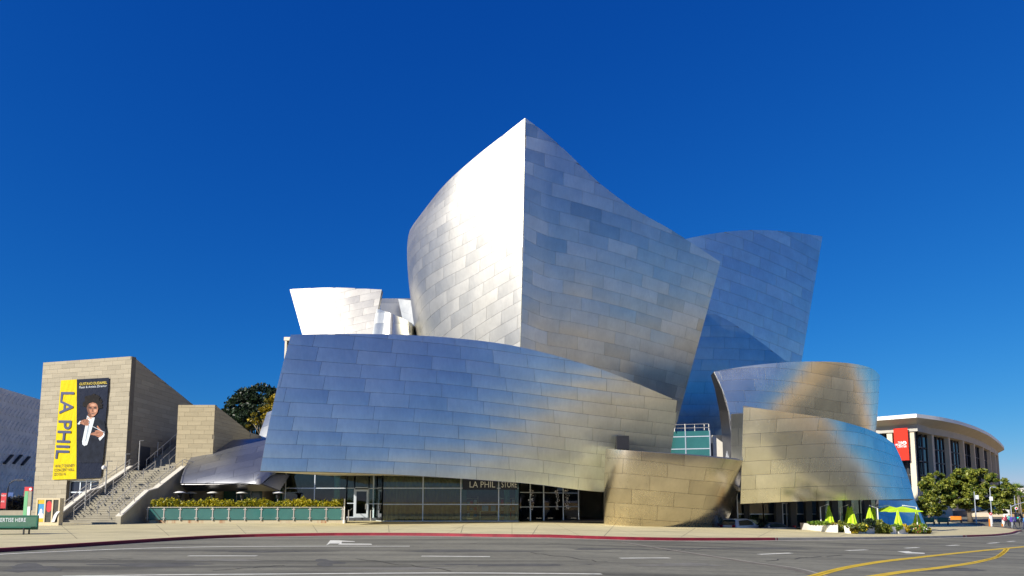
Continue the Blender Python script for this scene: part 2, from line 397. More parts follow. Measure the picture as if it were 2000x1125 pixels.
plain('kerb_grey', (0.36, 0.33, 0.27), 0.8, 0, 0.2, 1.0)
plain('line_white', (0.80, 0.78, 0.66), 0.6, 0, 0.22, 2.5)
plain('line_yellow', (0.72, 0.48, 0.01), 0.6, 0, 0.25, 2.5)
plain('tar', (0.17, 0.145, 0.11), 0.8, 0, 0.4, 2.0)

RX0, RX1, RY0, RY1 = 17.0, 29.5, 59.5, 74.0       # sunken drop-off lane under the building
def tz(x, y):
    z = gz(x, y) - 0.03
    return z
xs = np.array(sorted(set(list(np.arange(-130, 200, 6.)) + [2, 20, 40, 70, RX0, RX0+.05, RX1-.05, RX1, -2500, -900, -300, 300, 900, 2500])))
ys = np.array(sorted(set(list(np.arange(-60, 300, 6.)) + [85, 185, RY0, RY0+.05, RY1-.05, RY1, -2500, -900, -250, 400, 900, 2500])))
V = []; Fc = []
for x in xs:
    for y in ys:
        dz = -0.72 if (RX0+.04 < x < RX1-.04 and RY0+.04 < y < RY1-.04) else 0
        V.append((x, y, tz(x, y)+dz-0.02))
for i in range(len(xs)-1):
    for j in range(len(ys)-1): Fc.append((i*len(ys)+j, (i+1)*len(ys)+j, (i+1)*len(ys)+j+1, i*len(ys)+j+1))
tag(mk('ground', V, Fc, 'lot'), kind='structure')

KP = [(-80, 1092), (0, 1065), (100, 1061.5), (200, 1058), (400, 1051), (560, 1047), (700, 1045.6), (850, 1046.5), (1000, 1049.5), (1250, 1055.5), (1400, 1056), (1530, 1055), (1700, 1053), (1850, 1050), (1940, 1047), (1975, 1043), (1988, 1037)]
KG = [G(*p) for p in KP]; KX = np.array([-140.]+[p[0] for p in KG]); KY = np.array([KG[0][1]-14]+[p[1] for p in KG])
ST = [G(1988, 1037), G(1960, 1033), G(1900, 1027), G(1850, 1021), G(1802, 1012)]
print('KERB', np.round(KX, 1), np.round(KY, 1)); print('FIRST', np.round(ST, 1))
from functools import lru_cache
cornerx = KX[-1]
def smooth_fn(X, Y):
    g = np.linspace(X[0], X[-1], 700); y = np.interp(g, X, Y); k = np.hanning(31); k /= k.sum()
    yp = np.convolve(np.pad(y, 15, mode='edge'), k, 'valid'); return lambda x: np.interp(x, g, yp)
kerb_y = smooth_fn(KX, KY)
def sheet(name, cols, mat, dz, kind='structure', parent=None):
    """cols: list of (x, y0, y1, n)"""
    V = []; Fc = []; n = 14
    for (x, y0, y1) in cols:
        for j in range(n+1):
            y = y0+(y1-y0)*j/n; V.append((x, y, gz(x, y)+dz))
    for i in range(len(cols)-1):
        for j in range(n): Fc.append((i*(n+1)+j, (i+1)*(n+1)+j, (i+1)*(n+1)+j+1, i*(n+1)+j+1))
    o = mk(name, V, Fc, mat, parent)
    if kind: tag(o, kind=kind)
    return o
xg = np.array(sorted(set(list(np.arange(-130, cornerx, 2.0))+[2., RX0, RX1, cornerx])))
def back_y(x): return RY0 if RX0 <= x <= RX1 else 150.
cols = []
for x in xg:
    if abs(x-RX0) < 1e-6: cols += [(x-0.001, kerb_y(x), 150.), (x, kerb_y(x), RY0)]
    elif abs(x-RX1) < 1e-6: cols += [(x, kerb_y(x), RY0), (x+0.001, kerb_y(x), 150.)]
    else: cols.append((x, kerb_y(x), back_y(x)))
sx = [p[0] for p in ST]; sy = [p[1] for p in ST]
order = np.argsort(sx); sx = np.array(sx)[order]; sy = np.array(sy)[order]
for x in np.linspace(cornerx+.5, sx[-1], 8): cols.append((x, np.interp(x, sx, sy), 150.))
sheet('sidewalk', cols, 'sidewalk', 0.15)
rc = [(x, 12.0, kerb_y(x)-0.15) for x in xg] + [(x, 12.0, np.interp(x, sx, sy)) for x in np.linspace(cornerx+.5, sx[-1], 8)] + [(x, 12.0, 133.) for x in (sx[-1]+1, 120, 160, 260)]
sheet('road', rc, 'asphalt', 0.0)
# lower drop-off lane
def kerb_run(name, pts, mat, label=None):
    V = []; Fc = []
    for i, (x, y) in enumerate(pts):
        d = np.array(pts[min(i+1, len(pts)-1)])-np.array(pts[max(i-1, 0)]); d = d/np.linalg.norm(d); nrm = np.array([d[1], -d[0]])
        if nrm[1] > 0 and abs(nrm[1]) > .05: nrm = -nrm
        z = gz(x, y); a = np.array([x, y])+nrm*0.16; b = np.array([x, y])-nrm*0.06
        V += [(a[0], a[1], z-0.02), (a[0], a[1], z+0.135), (a[0]-nrm[0]*.03, a[1]-nrm[1]*.03, z+0.158), (b[0], b[1], z+0.158)]
    for i in range(len(pts)-1):
        for j in range(3): Fc.append((4*i+j, 4*i+4+j, 4*i+5+j, 4*i+j+1))
    Fc += [(0, 1, 2, 3), tuple(4*(len(pts)-1)+j for j in (3, 2, 1, 0))]
    o = mk(name, V, Fc, mat); tag(o, kind='structure'); return o
xr = lambda a, b: [(x, float(kerb_y(x))) for x in np.arange(a, b, 1.0)]
xa = G(1532, 1055)[0]; xb = G(1888, 1049)[0]
kerb_run('kerb', xr(-125, xa), 'kerb_red'); kerb_run('kerb', xr(xa-.9, xb), 'kerb_grey'); kerb_run('kerb', xr(xb-.9, cornerx), 'kerb_red')
kerb_run('kerb', [(p[0], p[1]) for p in ST[:3]], 'kerb_red'); kerb_run('kerb', [(p[0], p[1]) for p in ST[2:]], 'kerb_grey')
# gutter strip in front of the kerb
sheet('gutter', [(x, kerb_y(x)-0.75, kerb_y(x)-0.15) for x in np.arange(-120, cornerx, 2.)], 'kerb_grey', 0.004)

def strip(name, px, w, mat, dz=0.008, kind='structure'):
    pts = [G(*p) for p in px]; fine = []
    for a, b in zip(pts[:-1], pts[1:]):
        n = max(1, int(np.linalg.norm(b-a)/1.5)); fine += [a+(b-a)*i/n for i in range(n)]
    fine.append(pts[-1]); V = []; Fc = []
    for i, p in enumerate(fine):
        d = fine[min(i+1, len(fine)-1)]-fine[max(i-1, 0)]; d = d/np.linalg.norm(d); nn = np.array([-d[1], d[0]])*w/2
        for s_ in (-1, 1):
            x, y = p[0]+s_*nn[0], p[1]+s_*nn[1]; V.append((x, y, gz(x, y)+dz))
    for i in range(len(fine)-1): Fc.append((2*i, 2*i+2, 2*i+3, 2*i+1))
    return tag(mk(name, V, Fc, mat), kind=kind)
def curve_px(pts, n=40):
    p = np.array(pts, float); k = np.r_[0, np.cumsum(np.linalg.norm(np.diff(p, axis=0), axis=1))]; return [tuple(q) for q in spline(k, p, np.linspace(0, k[-1], n))]
strip('lane_line', curve_px([(-60, 1087), (0, 1083), (150, 1076), (320, 1070), (500, 1067.5), (800, 1067)]), 0.26, 'line_white')
strip('lane_line', curve_px([(120, 1126), (300, 1123.5), (550, 1121.5), (900, 1119.5), (1175, 1121.5)]), 0.2, 'line_white')
for a, b in (((368, 1086), (502, 1086)), ((823, 1086.5), (957, 1087.5)), ((1211, 1090.5), (1308, 1090)), ((1482, 1083), (1545, 1080.5)), ((1653, 1075.5), (1693, 1074)), ((1768, 1070.8), (1794, 1069.5)), ((1850, 1066), (1872, 1064.8)), ((1930, 1061.5), (1950, 1060)), ((1968, 1058), (1982, 1057))):
    strip('lane_dash', [a, b], 0.24, 'line_white')
for off in (0, 1):
    dx = off*0.0
    strip('yellow_line', curve_px([(1575, 1131-off*3.2), (1640, 1113-off*2.6), (1700, 1101.5-off*2.2), (1800, 1089-off*1.6), (1900, 1078-off*1.2), (2010, 1067.5-off*0.9)]), 0.17, 'line_yellow')
    strip('yellow_line', curve_px([(1680, 1132-off*3.2), (1760, 1119-off*2.6), (1850, 1108-off*2.0), (1920, 1096-off*1.6), (1950, 1087-off*1.2), (1964-off*3, 1077), (1969-off*4, 1071.5)]), 0.17, 'line_yellow')
strip('pavement_seam', curve_px([(1205, 1059), (1330, 1078), (1450, 1097), (1560, 1115), (1600, 1127)]), 0.22, 'tar', 0.004)
strip('pavement_seam', curve_px([(1215, 1059), (1345, 1079), (1470, 1098), (1580, 1115), (1620, 1127)]), 0.12, 'kerb_grey', 0.005)
def poly_mark(name, px, mat, dz=0.008):
    return tag(mk(name, [G(p[0], p[1], dz) for p in px], [tuple(range(len(px)))], mat), kind='structure')
poly_mark('arrow_marking', [(637, 1065), (645, 1055.2), (663, 1055.2), (668, 1057), (667, 1061.5), (645, 1061.5)], 'line_white')
poly_mark('arrow_marking', [(663, 1055.4), (693, 1057.2), (693, 1058.0), (668, 1058)], 'line_white', 0.012)
poly_mark('arrow_marking', [(664, 1061.4), (725, 1062.0), (727, 1063.8), (660, 1063.6)], 'line_white', 0.010)
poly_mark('arrow_marking', [(1752, 1076.5), (1775, 1076.5), (1782, 1078.5), (1806, 1080), (1806, 1081.5), (1770, 1080.5)], 'line_white')

# wear on the road and joints in the pavement
plain('asphalt_dark', (0.095, 0.092, 0.078), 0.85, 0, 0.35, 1.6, 0.3, 20); plain('asphalt_pale', (0.20, 0.19, 0.155), 0.85, 0, 0.3, 1.6, 0.3, 20); plain('crack', (0.05, 0.047, 0.04), 0.9, 0, 0.3, 3); plain('walk_joint', (0.27, 0.235, 0.15), 0.9, 0, 0.5, 1.2)
def blob(cx, cy, rx, ry, mat, seed, dz=.003):
    r = random.Random(seed); n = 22; pts = []
    for k in range(n):
        a_ = 2*math.pi*k/n; q = 1+.28*math.sin(3*a_+seed)+.22*r.uniform(-1, 1); pts.append((cx+rx*q*math.cos(a_), cy+ry*q*math.sin(a_)))
    return poly_mark('road_stain', pts, mat, dz)
for k, (cx, cy, rx, ry, m_) in enumerate([(900, 1076, 120, 2.2, 'asphalt_dark'), (640, 1099, 26, 6, 'asphalt_dark'), (1010, 1103, 150, 2.6, 'asphalt_dark'), (300, 1103, 120, 3.5, 'asphalt_dark'), (1450, 1071, 130, 1.8, 'asphalt_dark'), (1750, 1063, 90, 1.0, 'asphalt_dark'), (60, 1110, 55, 8, 'asphalt_dark'), (1180, 1072, 70, 1.6, 'asphalt_dark'), (520, 1077, 110, 1.5, 'asphalt_dark'), (760, 1110, 120, 2.0, 'asphalt_pale'), (430, 1094, 90, 1.6, 'asphalt_pale'), (1330, 1103, 80, 3, 'asphalt_pale'), (1850, 1112, 60, 4, 'asphalt_dark')]): blob(cx, cy, rx, ry, m_, k+1, .0025+.0003*k)
rc_ = random.Random(9)
for k, (x0, y0, x1, y1) in enumerate([(30, 1098, 260, 1090), (700, 1092, 880, 1115), (1040, 1080, 1180, 1098), (1300, 1075, 1400, 1071), (420, 1114, 560, 1104), (1500, 1095, 1640, 1085), (900, 1062, 1120, 1060)]):
    pts = [(x0+(x1-x0)*f+rc_.uniform(-6, 6), y0+(y1-y0)*f+rc_.uniform(-1.2, 1.2)) for f in np.linspace(0, 1, 12)]; strip('road_crack', pts, .06, 'crack', .0075)
def wstrip(px, w, mat='walk_joint'):
    o = strip('pavement_joint', px, w, mat, .155); return o
wstrip(curve_px([(20, 1040), (200, 1037.5), (380, 1034.5), (530, 1033.5)]), .09); wstrip(curve_px([(560, 1033), (700, 1031.5), (900, 1034)]), .06); wstrip(curve_px([(880, 1034.5), (1000, 1037), (1150, 1041), (1300, 1043)]), .10); wstrip(curve_px([(1240, 1042), (1400, 1043), (1600, 1046), (1750, 1046.5)]), .07)
for xa__, xb__ in ((150, 118), (330, 305), (480, 462), (620, 610), (760, 758), (900, 905), (1040, 1052), (1180, 1200), (1330, 1358), (1480, 1515), (1640, 1690)):
    wstrip([(xb__, 1029 if xb__ < 1300 else 1035), (xa__, float(np.interp(xa__, [p[0] for p in KP], [p[1] for p in KP]))-1.2)], .035)

# ------------------------------------------------------------------ the concert hall
hall = thing('concert_hall', 'huge steel-clad concert hall of curved sails around a tall pointed prow', 'concert hall', (0, 66, 0))
# wave wall over the shop front
W1b = [(508, 920, 46.6), (640, 922, 48.2), (770, 927, 50.0), (900, 934.5, 52.2), (1030, 944, 54.7), (1150, 958.5, 56.9), (1295, 968, 59.6)]
W1m = [(534, 788, 47.3), (660, 788, 48.9), (784, 790, 50.5), (902, 798, 52.3), (1023, 812, 54.1), (1158, 838, 55.9), (1311, 876, 58.5)]
W1t = [(568, 654, 48.4), (686, 652.5, 50.1), (800, 655, 51.6), (900, 662, 52.9), (1010, 677, 54.0), (1160, 717, 55.3), (1324, 783, 57.5)]
S1, wave = clad(hall, 'wave_wall', [W1b, W1m, W1t], 1.08, 3.05, 'steel_even', 0.45, stag=0.843, tilt=0.003, start=-0.05, pillow=0.03)
# prow
EDGE_T, EDGE_M, EDGE_B = (1026, 231, 65.6), (1021, 500, 66.3), (1013, 800, 68.2)
PLt = [(822, 456, 89), (815, 440, 82.5), (838, 399, 76), (875, 355, 72.4), (935, 302, 69.3), (985, 263, 67.2), EDGE_T]
PLm = [(806, 515, 90), (797, 520, 83), (820, 522, 77), (862, 520, 73.6), (920, 513, 70.6), (975, 506, 68.2), EDGE_M]
PLb = [(846, 780, 89), (834, 785, 83), (850, 790, 78.5), (880, 795, 75.6), (918, 800, 73.3), (965, 800, 71), EDGE_B]
clad(hall, 'prow_side', [PLb, PLm, PLt], 1.35, 3.6, 'steel_bright', 0.4, k=0.52, stag=0.42, tilt=0.003, pillow=0.012)
PRt = [EDGE_T, (1070, 264, 66.2), (1112, 302, 67.4), (1165, 353, 69), (1240, 409, 71.6), (1310, 449, 74.4), (1407, 512, 78.2)]
PRb = [EDGE_B, (1060, 803, 69.5), (1105, 807, 70.9), (1150, 812, 72.4), (1210, 820, 74.8), (1262, 829, 77.2), (1318, 838, 80.2)]
PRm = [tuple((np.array(a)+np.array(b))/2 - np.array([0, 0, 0.6])) for a, b in zip(PRt, PRb)]; PRm[0] = EDGE_M
clad(hall, 'prow_side', [PRb, PRm, PRt], 1.42, 3.9, 'steel_mottled', 0.4, k=-0.02, stag=0.37, tilt=0.010, gap=0.018)
# rear sail
RSb = [(1285, 880, 86), (1340, 872, 86.4), (1420, 862, 87.8), (1500, 850, 90.2), (1543, 838, 92)]
RSt = [(1325, 470, 88), (1370, 460.5, 88.4), (1440, 451, 89.8), (1530, 452, 92.8), (1606, 462, 96)]
clad(hall, 'sail_shade_sheet', [[(1290, 880, 82.5), (1340, 876, 83), (1420, 868, 84.3), (1480, 860, 85.8), (1535, 850, 87.5)], [(1345, 588, 83.4), (1376, 604, 83.9), (1425, 628, 85), (1474, 660, 86.4), (1535, 706, 88.2)]], 1.5, 4.2, 'steel_shade_teal', 0.3, k=-0.12, stag=0.4, tilt=0.008, pillow=0.02)  # added dark sheet, curved edge stands in for the prow's shadow on the sail
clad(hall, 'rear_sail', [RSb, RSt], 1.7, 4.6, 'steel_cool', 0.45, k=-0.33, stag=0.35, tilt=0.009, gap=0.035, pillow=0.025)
# back-left sails
clad(hall, 'back_sail', [[(601, 690, 84.5), (660, 690, 82.8), (722, 690, 82)], [(566, 565, 89.5), (655, 562, 87.2), (746, 566, 86)]], 1.2, 3.0, 'steel_bright', 0.5, k=0.25, stag=0.4)
clad(hall, 'back_sail', [[(735, 670, 95), (815, 670, 96)], [(745, 583, 95), (815, 583, 96)]], 3.0, 6.0, 'steel_satin', 0.5)
clad(hall, 'back_sail', [[(790, 640, 92), (830, 660, 89)], [(778, 584, 94), (830, 590, 91)]], 3.0, 6.0, 'steel', 0.5)
clad(hall, 'back_sail', [[(724, 675, 80), (765, 675, 78.3), (800, 675, 79.5), (813, 675, 83)], [(736, 603, 81), (768, 614, 79.3), (798, 628, 80.5), (810, 640, 84)]], 1.5, 3.5, 'steel', 0.4)
clad(hall, 'back_sail', [[(504, 858, 74), (560, 864, 72)], [(522, 806, 76), (566, 790, 74)]], 1.6, 4.0, 'steel', 0.3, k=0.4)
# upper curved wall on the right
URt = [(1394, 726, 70.6), (1440, 718, 70.2), (1520, 709, 69.4), (1600, 706, 68.9), (1655, 709, 70.2), (1698, 718, 74), (1717, 733, 79.6), (1713, 741, 86)]
URm = [(1424, 806, 69.4), (1460, 806, 69.3), (1525, 808, 69.5), (1600, 811, 70.5), (1652, 815, 72.4), (1694, 821, 76), (1711, 826, 80.8), (1707, 830, 86)]
URb = [(1428, 900, 68.8), (1464, 900, 69.4), (1528, 900, 71.0), (1600, 900, 73.2), (1648, 900, 75.4), (1686, 900, 78.5), (1702, 900, 82), (1699, 900, 86.5)]
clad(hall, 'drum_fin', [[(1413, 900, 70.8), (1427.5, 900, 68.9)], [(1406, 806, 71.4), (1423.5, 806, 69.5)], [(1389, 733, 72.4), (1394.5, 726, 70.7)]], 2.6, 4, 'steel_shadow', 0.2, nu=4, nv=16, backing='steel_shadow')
clad(hall, 'upper_drum', [URb, URm, URt], 1.25, 3.8, 'steel_refl_warm', 1.1, stag=0.30, backing='steel_dark')
clad(hall, 'strip_wall', [[(1428, 905, 67), (1458, 905, 66.6)], [(1428, 809, 65.6), (1458, 807, 65.4)]], 1.8, 1.4, 'steel', 0.3)
# lower curtain wall on the right
LRb = [(1446, 984, 59.0), (1510, 981, 58.2), (1580, 978.5, 58.0), (1650, 977, 58.9), (1720, 976, 61), (1785, 975, 65.4)]
LRm = [(1449, 886, 57.6), (1514, 890, 56.8), (1588, 893, 56.8), (1656, 899, 58.2), (1716, 908, 61.6), (1769, 921, 67)]
LRt = [(1452, 793, 56.6), (1520, 803, 55.9), (1600, 814, 56.3), (1660, 828, 58.6), (1710, 845, 63), (1746, 868, 68.8)]
clad(hall, 'lower_curtain', [LRb, LRm, LRt], 1.22, 3.3, 'steel_refl_warm', 0.5, stag=0.36, tilt=0.007)
clad(hall, 'foot_wall', [[(1715, 1046, 64), (1770, 1046, 66), (1816, 1046, 70)], [(1715, 972, 66.5), (1755, 972, 69), (1784, 972, 73)]], 1.3, 3.2, 'steel', 0.3, k=-0.2)
# bulging cone wall at street level
C1b = [(1212, 1033, 60.5), (1184, 1030, 57.4), (1215, 1031.5, 56.0), (1280, 1034, 56.0), (1340, 1034.5, 57.4), (1385, 1033.5, 59.6), (1412, 1032, 63)]
C1m = [(1207, 955, 58.5), (1184, 955, 55.0), (1214, 956, 53.6), (1284, 958, 53.5), (1352, 960, 54.8), (1412, 964, 57.4), (1438, 966, 61)]
C1t = [(1212, 877, 57.5), (1188, 876.5, 54.0), (1218, 879, 52.6), (1285, 884, 52.3), (1362, 890, 53.4), (1442, 898, 56.4), (1449, 899, 60)]
clad(hall, 'cone_wall', [C1b, C1m, C1t], 1.35, 3.6, 'steel_refl_brown', 0.4, k=-0.05, stag=0.4, tilt=0.010, pillow=0.015, nsl=12, proud=0.09, pthick=0.08)
# terrace canopy on the left
clad(hall, 'canopy_roof', [[(352, 944.5, 60), (400, 944.5, 59.6), (460, 944.5, 59.3), (490, 944.5, 59.3), (511, 944.2, 59.3), (516, 940, 59.6), (524, 933, 60.1), (533, 926, 60.6), (562, 918, 62)],
     [(367, 903, 63), (413, 900, 62.4), (465, 898, 62), (490, 897.5, 62), (513, 897, 62), (519, 895.5, 62.1), (528, 893, 62.2), (540, 890, 62.4), (565, 885, 63)],
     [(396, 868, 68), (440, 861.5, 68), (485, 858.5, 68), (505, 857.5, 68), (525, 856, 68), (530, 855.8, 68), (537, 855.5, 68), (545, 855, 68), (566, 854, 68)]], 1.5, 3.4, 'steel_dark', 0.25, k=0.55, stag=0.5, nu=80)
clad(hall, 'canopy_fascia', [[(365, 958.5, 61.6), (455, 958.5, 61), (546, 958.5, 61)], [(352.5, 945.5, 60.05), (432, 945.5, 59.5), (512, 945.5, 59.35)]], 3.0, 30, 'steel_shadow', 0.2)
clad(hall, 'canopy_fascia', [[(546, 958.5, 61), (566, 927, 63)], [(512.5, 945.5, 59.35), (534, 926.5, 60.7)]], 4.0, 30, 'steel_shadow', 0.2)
# soffit from the wave wall back to the shop glass
bo = [P(*c) for c in W1b]
MBs = MB()
Vs = [b+np.array([0, 0.0, -0.02]) for b in bo] + [np.array([b[0], max(64.0, b[1]+4), b[2]+0.35]) for b in bo]
n = len(bo); mk('soffit', Vs, [(i, i+1, n+i+1, n+i) for i in range(n-1)], 'warm_white', hall)

# ---- shop front: frames and panes
def glaze(part_name, pts, z0, z1, trans, parent, frame='aluminium', pane='glass_lobby', w=0.09, d=0.14, skip=()):
    """pts: plan points (x, y) of the mullions; trans: heights of the transoms; panes are set between them"""
    root = MB()
    a, b = pts[0], pts[-1]
    for p, q in zip(pts[:-1], pts[1:]): root.bar((p[0], p[1], z0+.05), (q[0], q[1], z0+.05), d, 0.1)
    fo = root.build(part_name, frame, parent)
    for p in pts: MB().box(p[0]-w/2, p[0]+w/2, p[1]-d/2-.003, p[1]+d/2+.003, z0, z1).build('mullion', frame, fo)
    zz = [z0+.1]+list(trans)+[z1]
    for p, q in zip(pts[:-1], pts[1:]):
        p = np.array(p); q = np.array(q); e = (q-p)/np.linalg.norm(q-p); p2, q2 = p+e*w/2, q-e*w/2
        for t in trans: MB().bar((*p2, t), (*q2, t), d*.8, 0.08).build('transom', frame, fo)
        for i, (a_, b_) in enumerate(zip(zz[:-1], zz[1:])):
            g = (0.04 if i else 0.0)
            MB().bar((*p2, (a_+b_)/2+g/2), (*q2, (a_+b_)/2+g/2), 0.02, b_-a_-0.08).build('pane', pane, fo)
    return fo
X = lambda px, D: (px-1000)/F*D / 1.0
def plan(px, D): p = P(px, 980, D); return (p[0], D)
zt = lambda py, D: P(1000, py, D)[2]
glaze('shop_front', [plan(x, 60) for x in (747, 826, 900, 974, 1014)], 0.12, 4.6, [zt(985, 60), zt(953.5, 60)], hall)
glaze('shop_front', [plan(1014, 60), plan(1036, 61.2), plan(1062, 62.6), plan(1100, 64.6), plan(1130, 66)], 0.0, 4.4, [zt(990, 61.5), zt(962, 61.5)], hall, pane='glass_dark')
glaze('shop_front', [plan(557, 63.5), plan(614, 63.5), plan(677, 63.5)], 0.12, 5.0, [zt(953.5, 63.5)], hall)
glaze('shop_front', [plan(677, 63.5), plan(692, 63.5)], 0.4, 5.0, [zt(953.5, 63.5), zt(983, 63.5)], hall)
glaze('shop_front', [plan(720, 63.5), plan(729, 63.5), plan(747, 60)], 0.12, 5.0, [zt(953.5, 62), zt(984, 62)], hall)
glaze('shop_front', [plan(692, 63.5), plan(720, 63.5)], zt(953.5, 63.5), 5.0, [], hall)
dr = MB(); x0, x1 = plan(694, 0)[0], 0
xa_, xb_ = plan(693, 63.4)[0], plan(719.5, 63.4)[0]; zd = zt(956, 63.4)
dr.box(xa_, xa_+.16, 63.3, 63.4, .42, zd).box(xb_-.16, xb_, 63.3, 63.4, .42, zd).box(xa_+.16, xb_-.16, 63.3, 63.4, zd-.18, zd).box(xa_+.16, xb_-.16, 63.3, 63.4, .42, .78)
door = dr.build('door', 'aluminium', hall); MB().box(xa_+.16, xb_-.16, 63.34, 63.36, .78, zd-.18).build('pane', 'glass_dark', door)
MB().tube([(xb_-.22, 63.2, 1.2), (xb_-.22, 63.2, 1.7)], .025).build('handle', 'rail_steel', door)
for k in range(2): MB().box(xa_-.7, xb_+.9, 62.0+.5*k, 63.6, 0.1+.0, 0.24+.16*k).build('door_step', 'dark_grey', hall)
# lobby behind the glass
lob = MB(); xl, xr_ = plan(553, 66)[0]-1, plan(1180, 66)[0]+1
lob.box(xl, xr_, 75, 75.2, 0, 6); lob.box(xl-.2, xl, 63.6, 75, 0, 6); lob.box(xr_, xr_+.2, 66.5, 75, 0, 6); lob.build('lobby_wall', 'interior', hall)
xm_ = plan(747, 60)[0]
MB().box(xl, xm_, 63.7, 75, 0.1, 0.135).box(xm_, xr_, 60.2, 75, 0.1, 0.135).build('lobby_floor', 'lobby_floor', hall)
MB().box(xl, xm_, 63.7, 75, 5.2, 5.4).box(xm_, xr_, 60.1, 75, 5.2, 5.4).build('lobby_ceiling', 'warm_white', hall)
plain('curtain_brown', (0.20, 0.14, 0.06), 0.8, 0, 0.3, 1.0)
plain('teal_wall', (0.20, 0.36, 0.33), 0.6, 0, 0.2)
def curtain(x0, x1, y, z0, z1, mat, parent):
    n = int((x1-x0)/0.09); V = []; Fc = []
    for i in range(n+1):
        x = x0+(x1-x0)*i/n
        for z in (z0, z1): V.append((x, y+0.12*math.sin(i*1.35)+.05*math.sin(i*.31), z))
    for i in range(n): Fc.append((2*i, 2*i+2, 2*i+3, 2*i+1))
    return mk('curtain', V, Fc, mat, parent, True)
curtain(plan(750, 60.9)[0], plan(898, 60.9)[0], 61.2, 0.15, 5.1, 'curtain_brown', hall)
for px in (655, 905, 990, 1012, 1055): MB().lathe((plan(px, 64)[0], 64.5, 0.12), [(0.3, 0), (0.3, 5.1)], 14).build('lobby_column', 'teal_wall', hall)
# shop sign
plain('sign_navy', (0.012, 0.02, 0.05), 0.45, 0, 0.1)
def text(body, size, mat, parent, origin, xd, yd, name='lettering', align='LEFT', ext=0.008, squash=1.0, bold=0.0, local=False):
    cu = bpy.data.curves.new('t', 'FONT'); cu.body = body; cu.size = size; cu.align_x = align; cu.extrude = 0.0; cu.offset = bold; cu.resolution_u = 3
    ob = bpy.data.objects.new('t', cu); COL.objects.link(ob)
    dg = bpy.context.evaluated_depsgraph_get(); me = bpy.data.meshes.new_from_object(ob.evaluated_get(dg))
    xd = np.array(xd, float); yd = np.array(yd, float); nd = np.cross(xd, yd); nd /= np.linalg.norm(nd); o3 = np.array(origin, float)
    V = [o3 + xd*v.co.x*squash + yd*v.co.y + nd*ext for v in me.vertices]; Fc = [tuple(p.vertices) for p in me.polygons]
    bpy.data.objects.remove(ob); bpy.data.curves.remove(cu); bpy.data.meshes.remove(me)
    return mk(name, V, Fc, mat, parent, local=local)
plain('sign_white', (0.80, 0.84, 0.86), 0.5, 0, 0.03)
for px0, px1, word, off, sz in ((903.5, 970.5, 'LA PHIL', 917, 0.62), (977.5, 1011, 'STORE', 979.5, 0.60)):
    a, b = plan(px0, 59.85)[0], plan(px1, 59.85)[0]
    sb = MB().box(a, b, 59.78, 59.86, zt(956.5, 59.8), zt(935, 59.8)).build('sign_board', 'sign_navy', hall)
    wid = (plan(967 if 'LA' in word else 1009.5, 59.8)[0]-plan(off, 59.8)[0])
    t = text(word, 0.78, 'sign_white', sb, (0, 0, 0), (1, 0, 0), (0, 0, 1), squash=1, local=True)
    vs = np.array([v.co for v in t.data.vertices]); sc = wid/np.ptp(vs[:, 0]); base = np.array([plan(off, 59.77)[0], 59.77, zt(952, 59.77)])-rootloc(sb)
    for v in t.data.vertices: v.co = Vector(((v.co.x-vs[:, 0].min())*sc+base[0], base[1], v.co.z+base[2]))
# ------------------------------------------------------------------ left side: stone pavilion with the banner
A3 = lambda *v: np.array(v, float)
zp = P(258, 696, 62.5)[2]
pavilion = thing('stone_pavilion', 'tall pale stone block with a sloping roofline and a huge yellow and navy banner', 'building', (-40, 66, 0))
PX = P(258, 696, 62.5)[0]; fl, fr = A3(P(85, 708, 65.4)[0], 65.4, 0), A3(PX, 62.5, 0)
fd = (fr-fl)/np.linalg.norm(fr-fl); fn = np.array([fd[1], -fd[0], 0])
def on_front(px, py, off=0.0):
    d = ray(px, py); o = A3(0, 0, EYE); t = ((fl+fn*off-o)@fn)/(d@fn); return o+d*t
def st_front(px, py): p = on_front(px, py); return float((p-fl)@fd), float(p[2])
(s0, _), (s1, t1) = st_front(127, 1000), st_front(194, 938)
hole = (s0, s1, 0.0, t1)
S_f, wf = clad(pavilion, 'front_wall', [[fl, (fl+fr)/2, fr], [fl+A3(0, 0, zp), (fl+fr)/2+A3(0, 0, zp), fr+A3(0, 0, zp)]], 0.44, 1.55, 'stone', 0.5, nu=12, nv=12,
     holes=(hole,), backing='mortar', stag=0.37, gap=0.015, pillow=0, tilt=0, nsl=1, proud=0.03, pthick=0.03)
bk = A3(PX, 92, 0); rq = ray(378, 791); Dq = PX*rq[1]/rq[0]; zb = P(378, 791, Dq)[2]; slope = (zb-zp)/(Dq-62.5)
S_s, ws = clad(pavilion, 'side_wall', [[fr+A3(0, .16, 0), (fr+bk)/2, bk], [fr+A3(0, .16, zp), (fr+bk)/2+A3(0, 0, zp+slope*14.75), bk+A3(0, 0, zp+slope*29.5)]], 0.46, 2.3, 'stone', 0.5, nu=12, nv=12,
     backing='mortar', stag=0.37, gap=0.015, pillow=0, tilt=0, nsl=1, proud=0.03, pthick=0.03)
MB().prism([fl+fn*-.2+fd*.2+A3(0, 0, zp-.05), fr-fn*.2-fd*.2+A3(0, 0, zp-.05), bk+A3(-.3, 0, zp+slope*29.5-.05), A3(fl[0]+.3, 92, zp+slope*29.5-.05)], (0, 0, 0.04)).build('roof', 'concrete', pavilion)
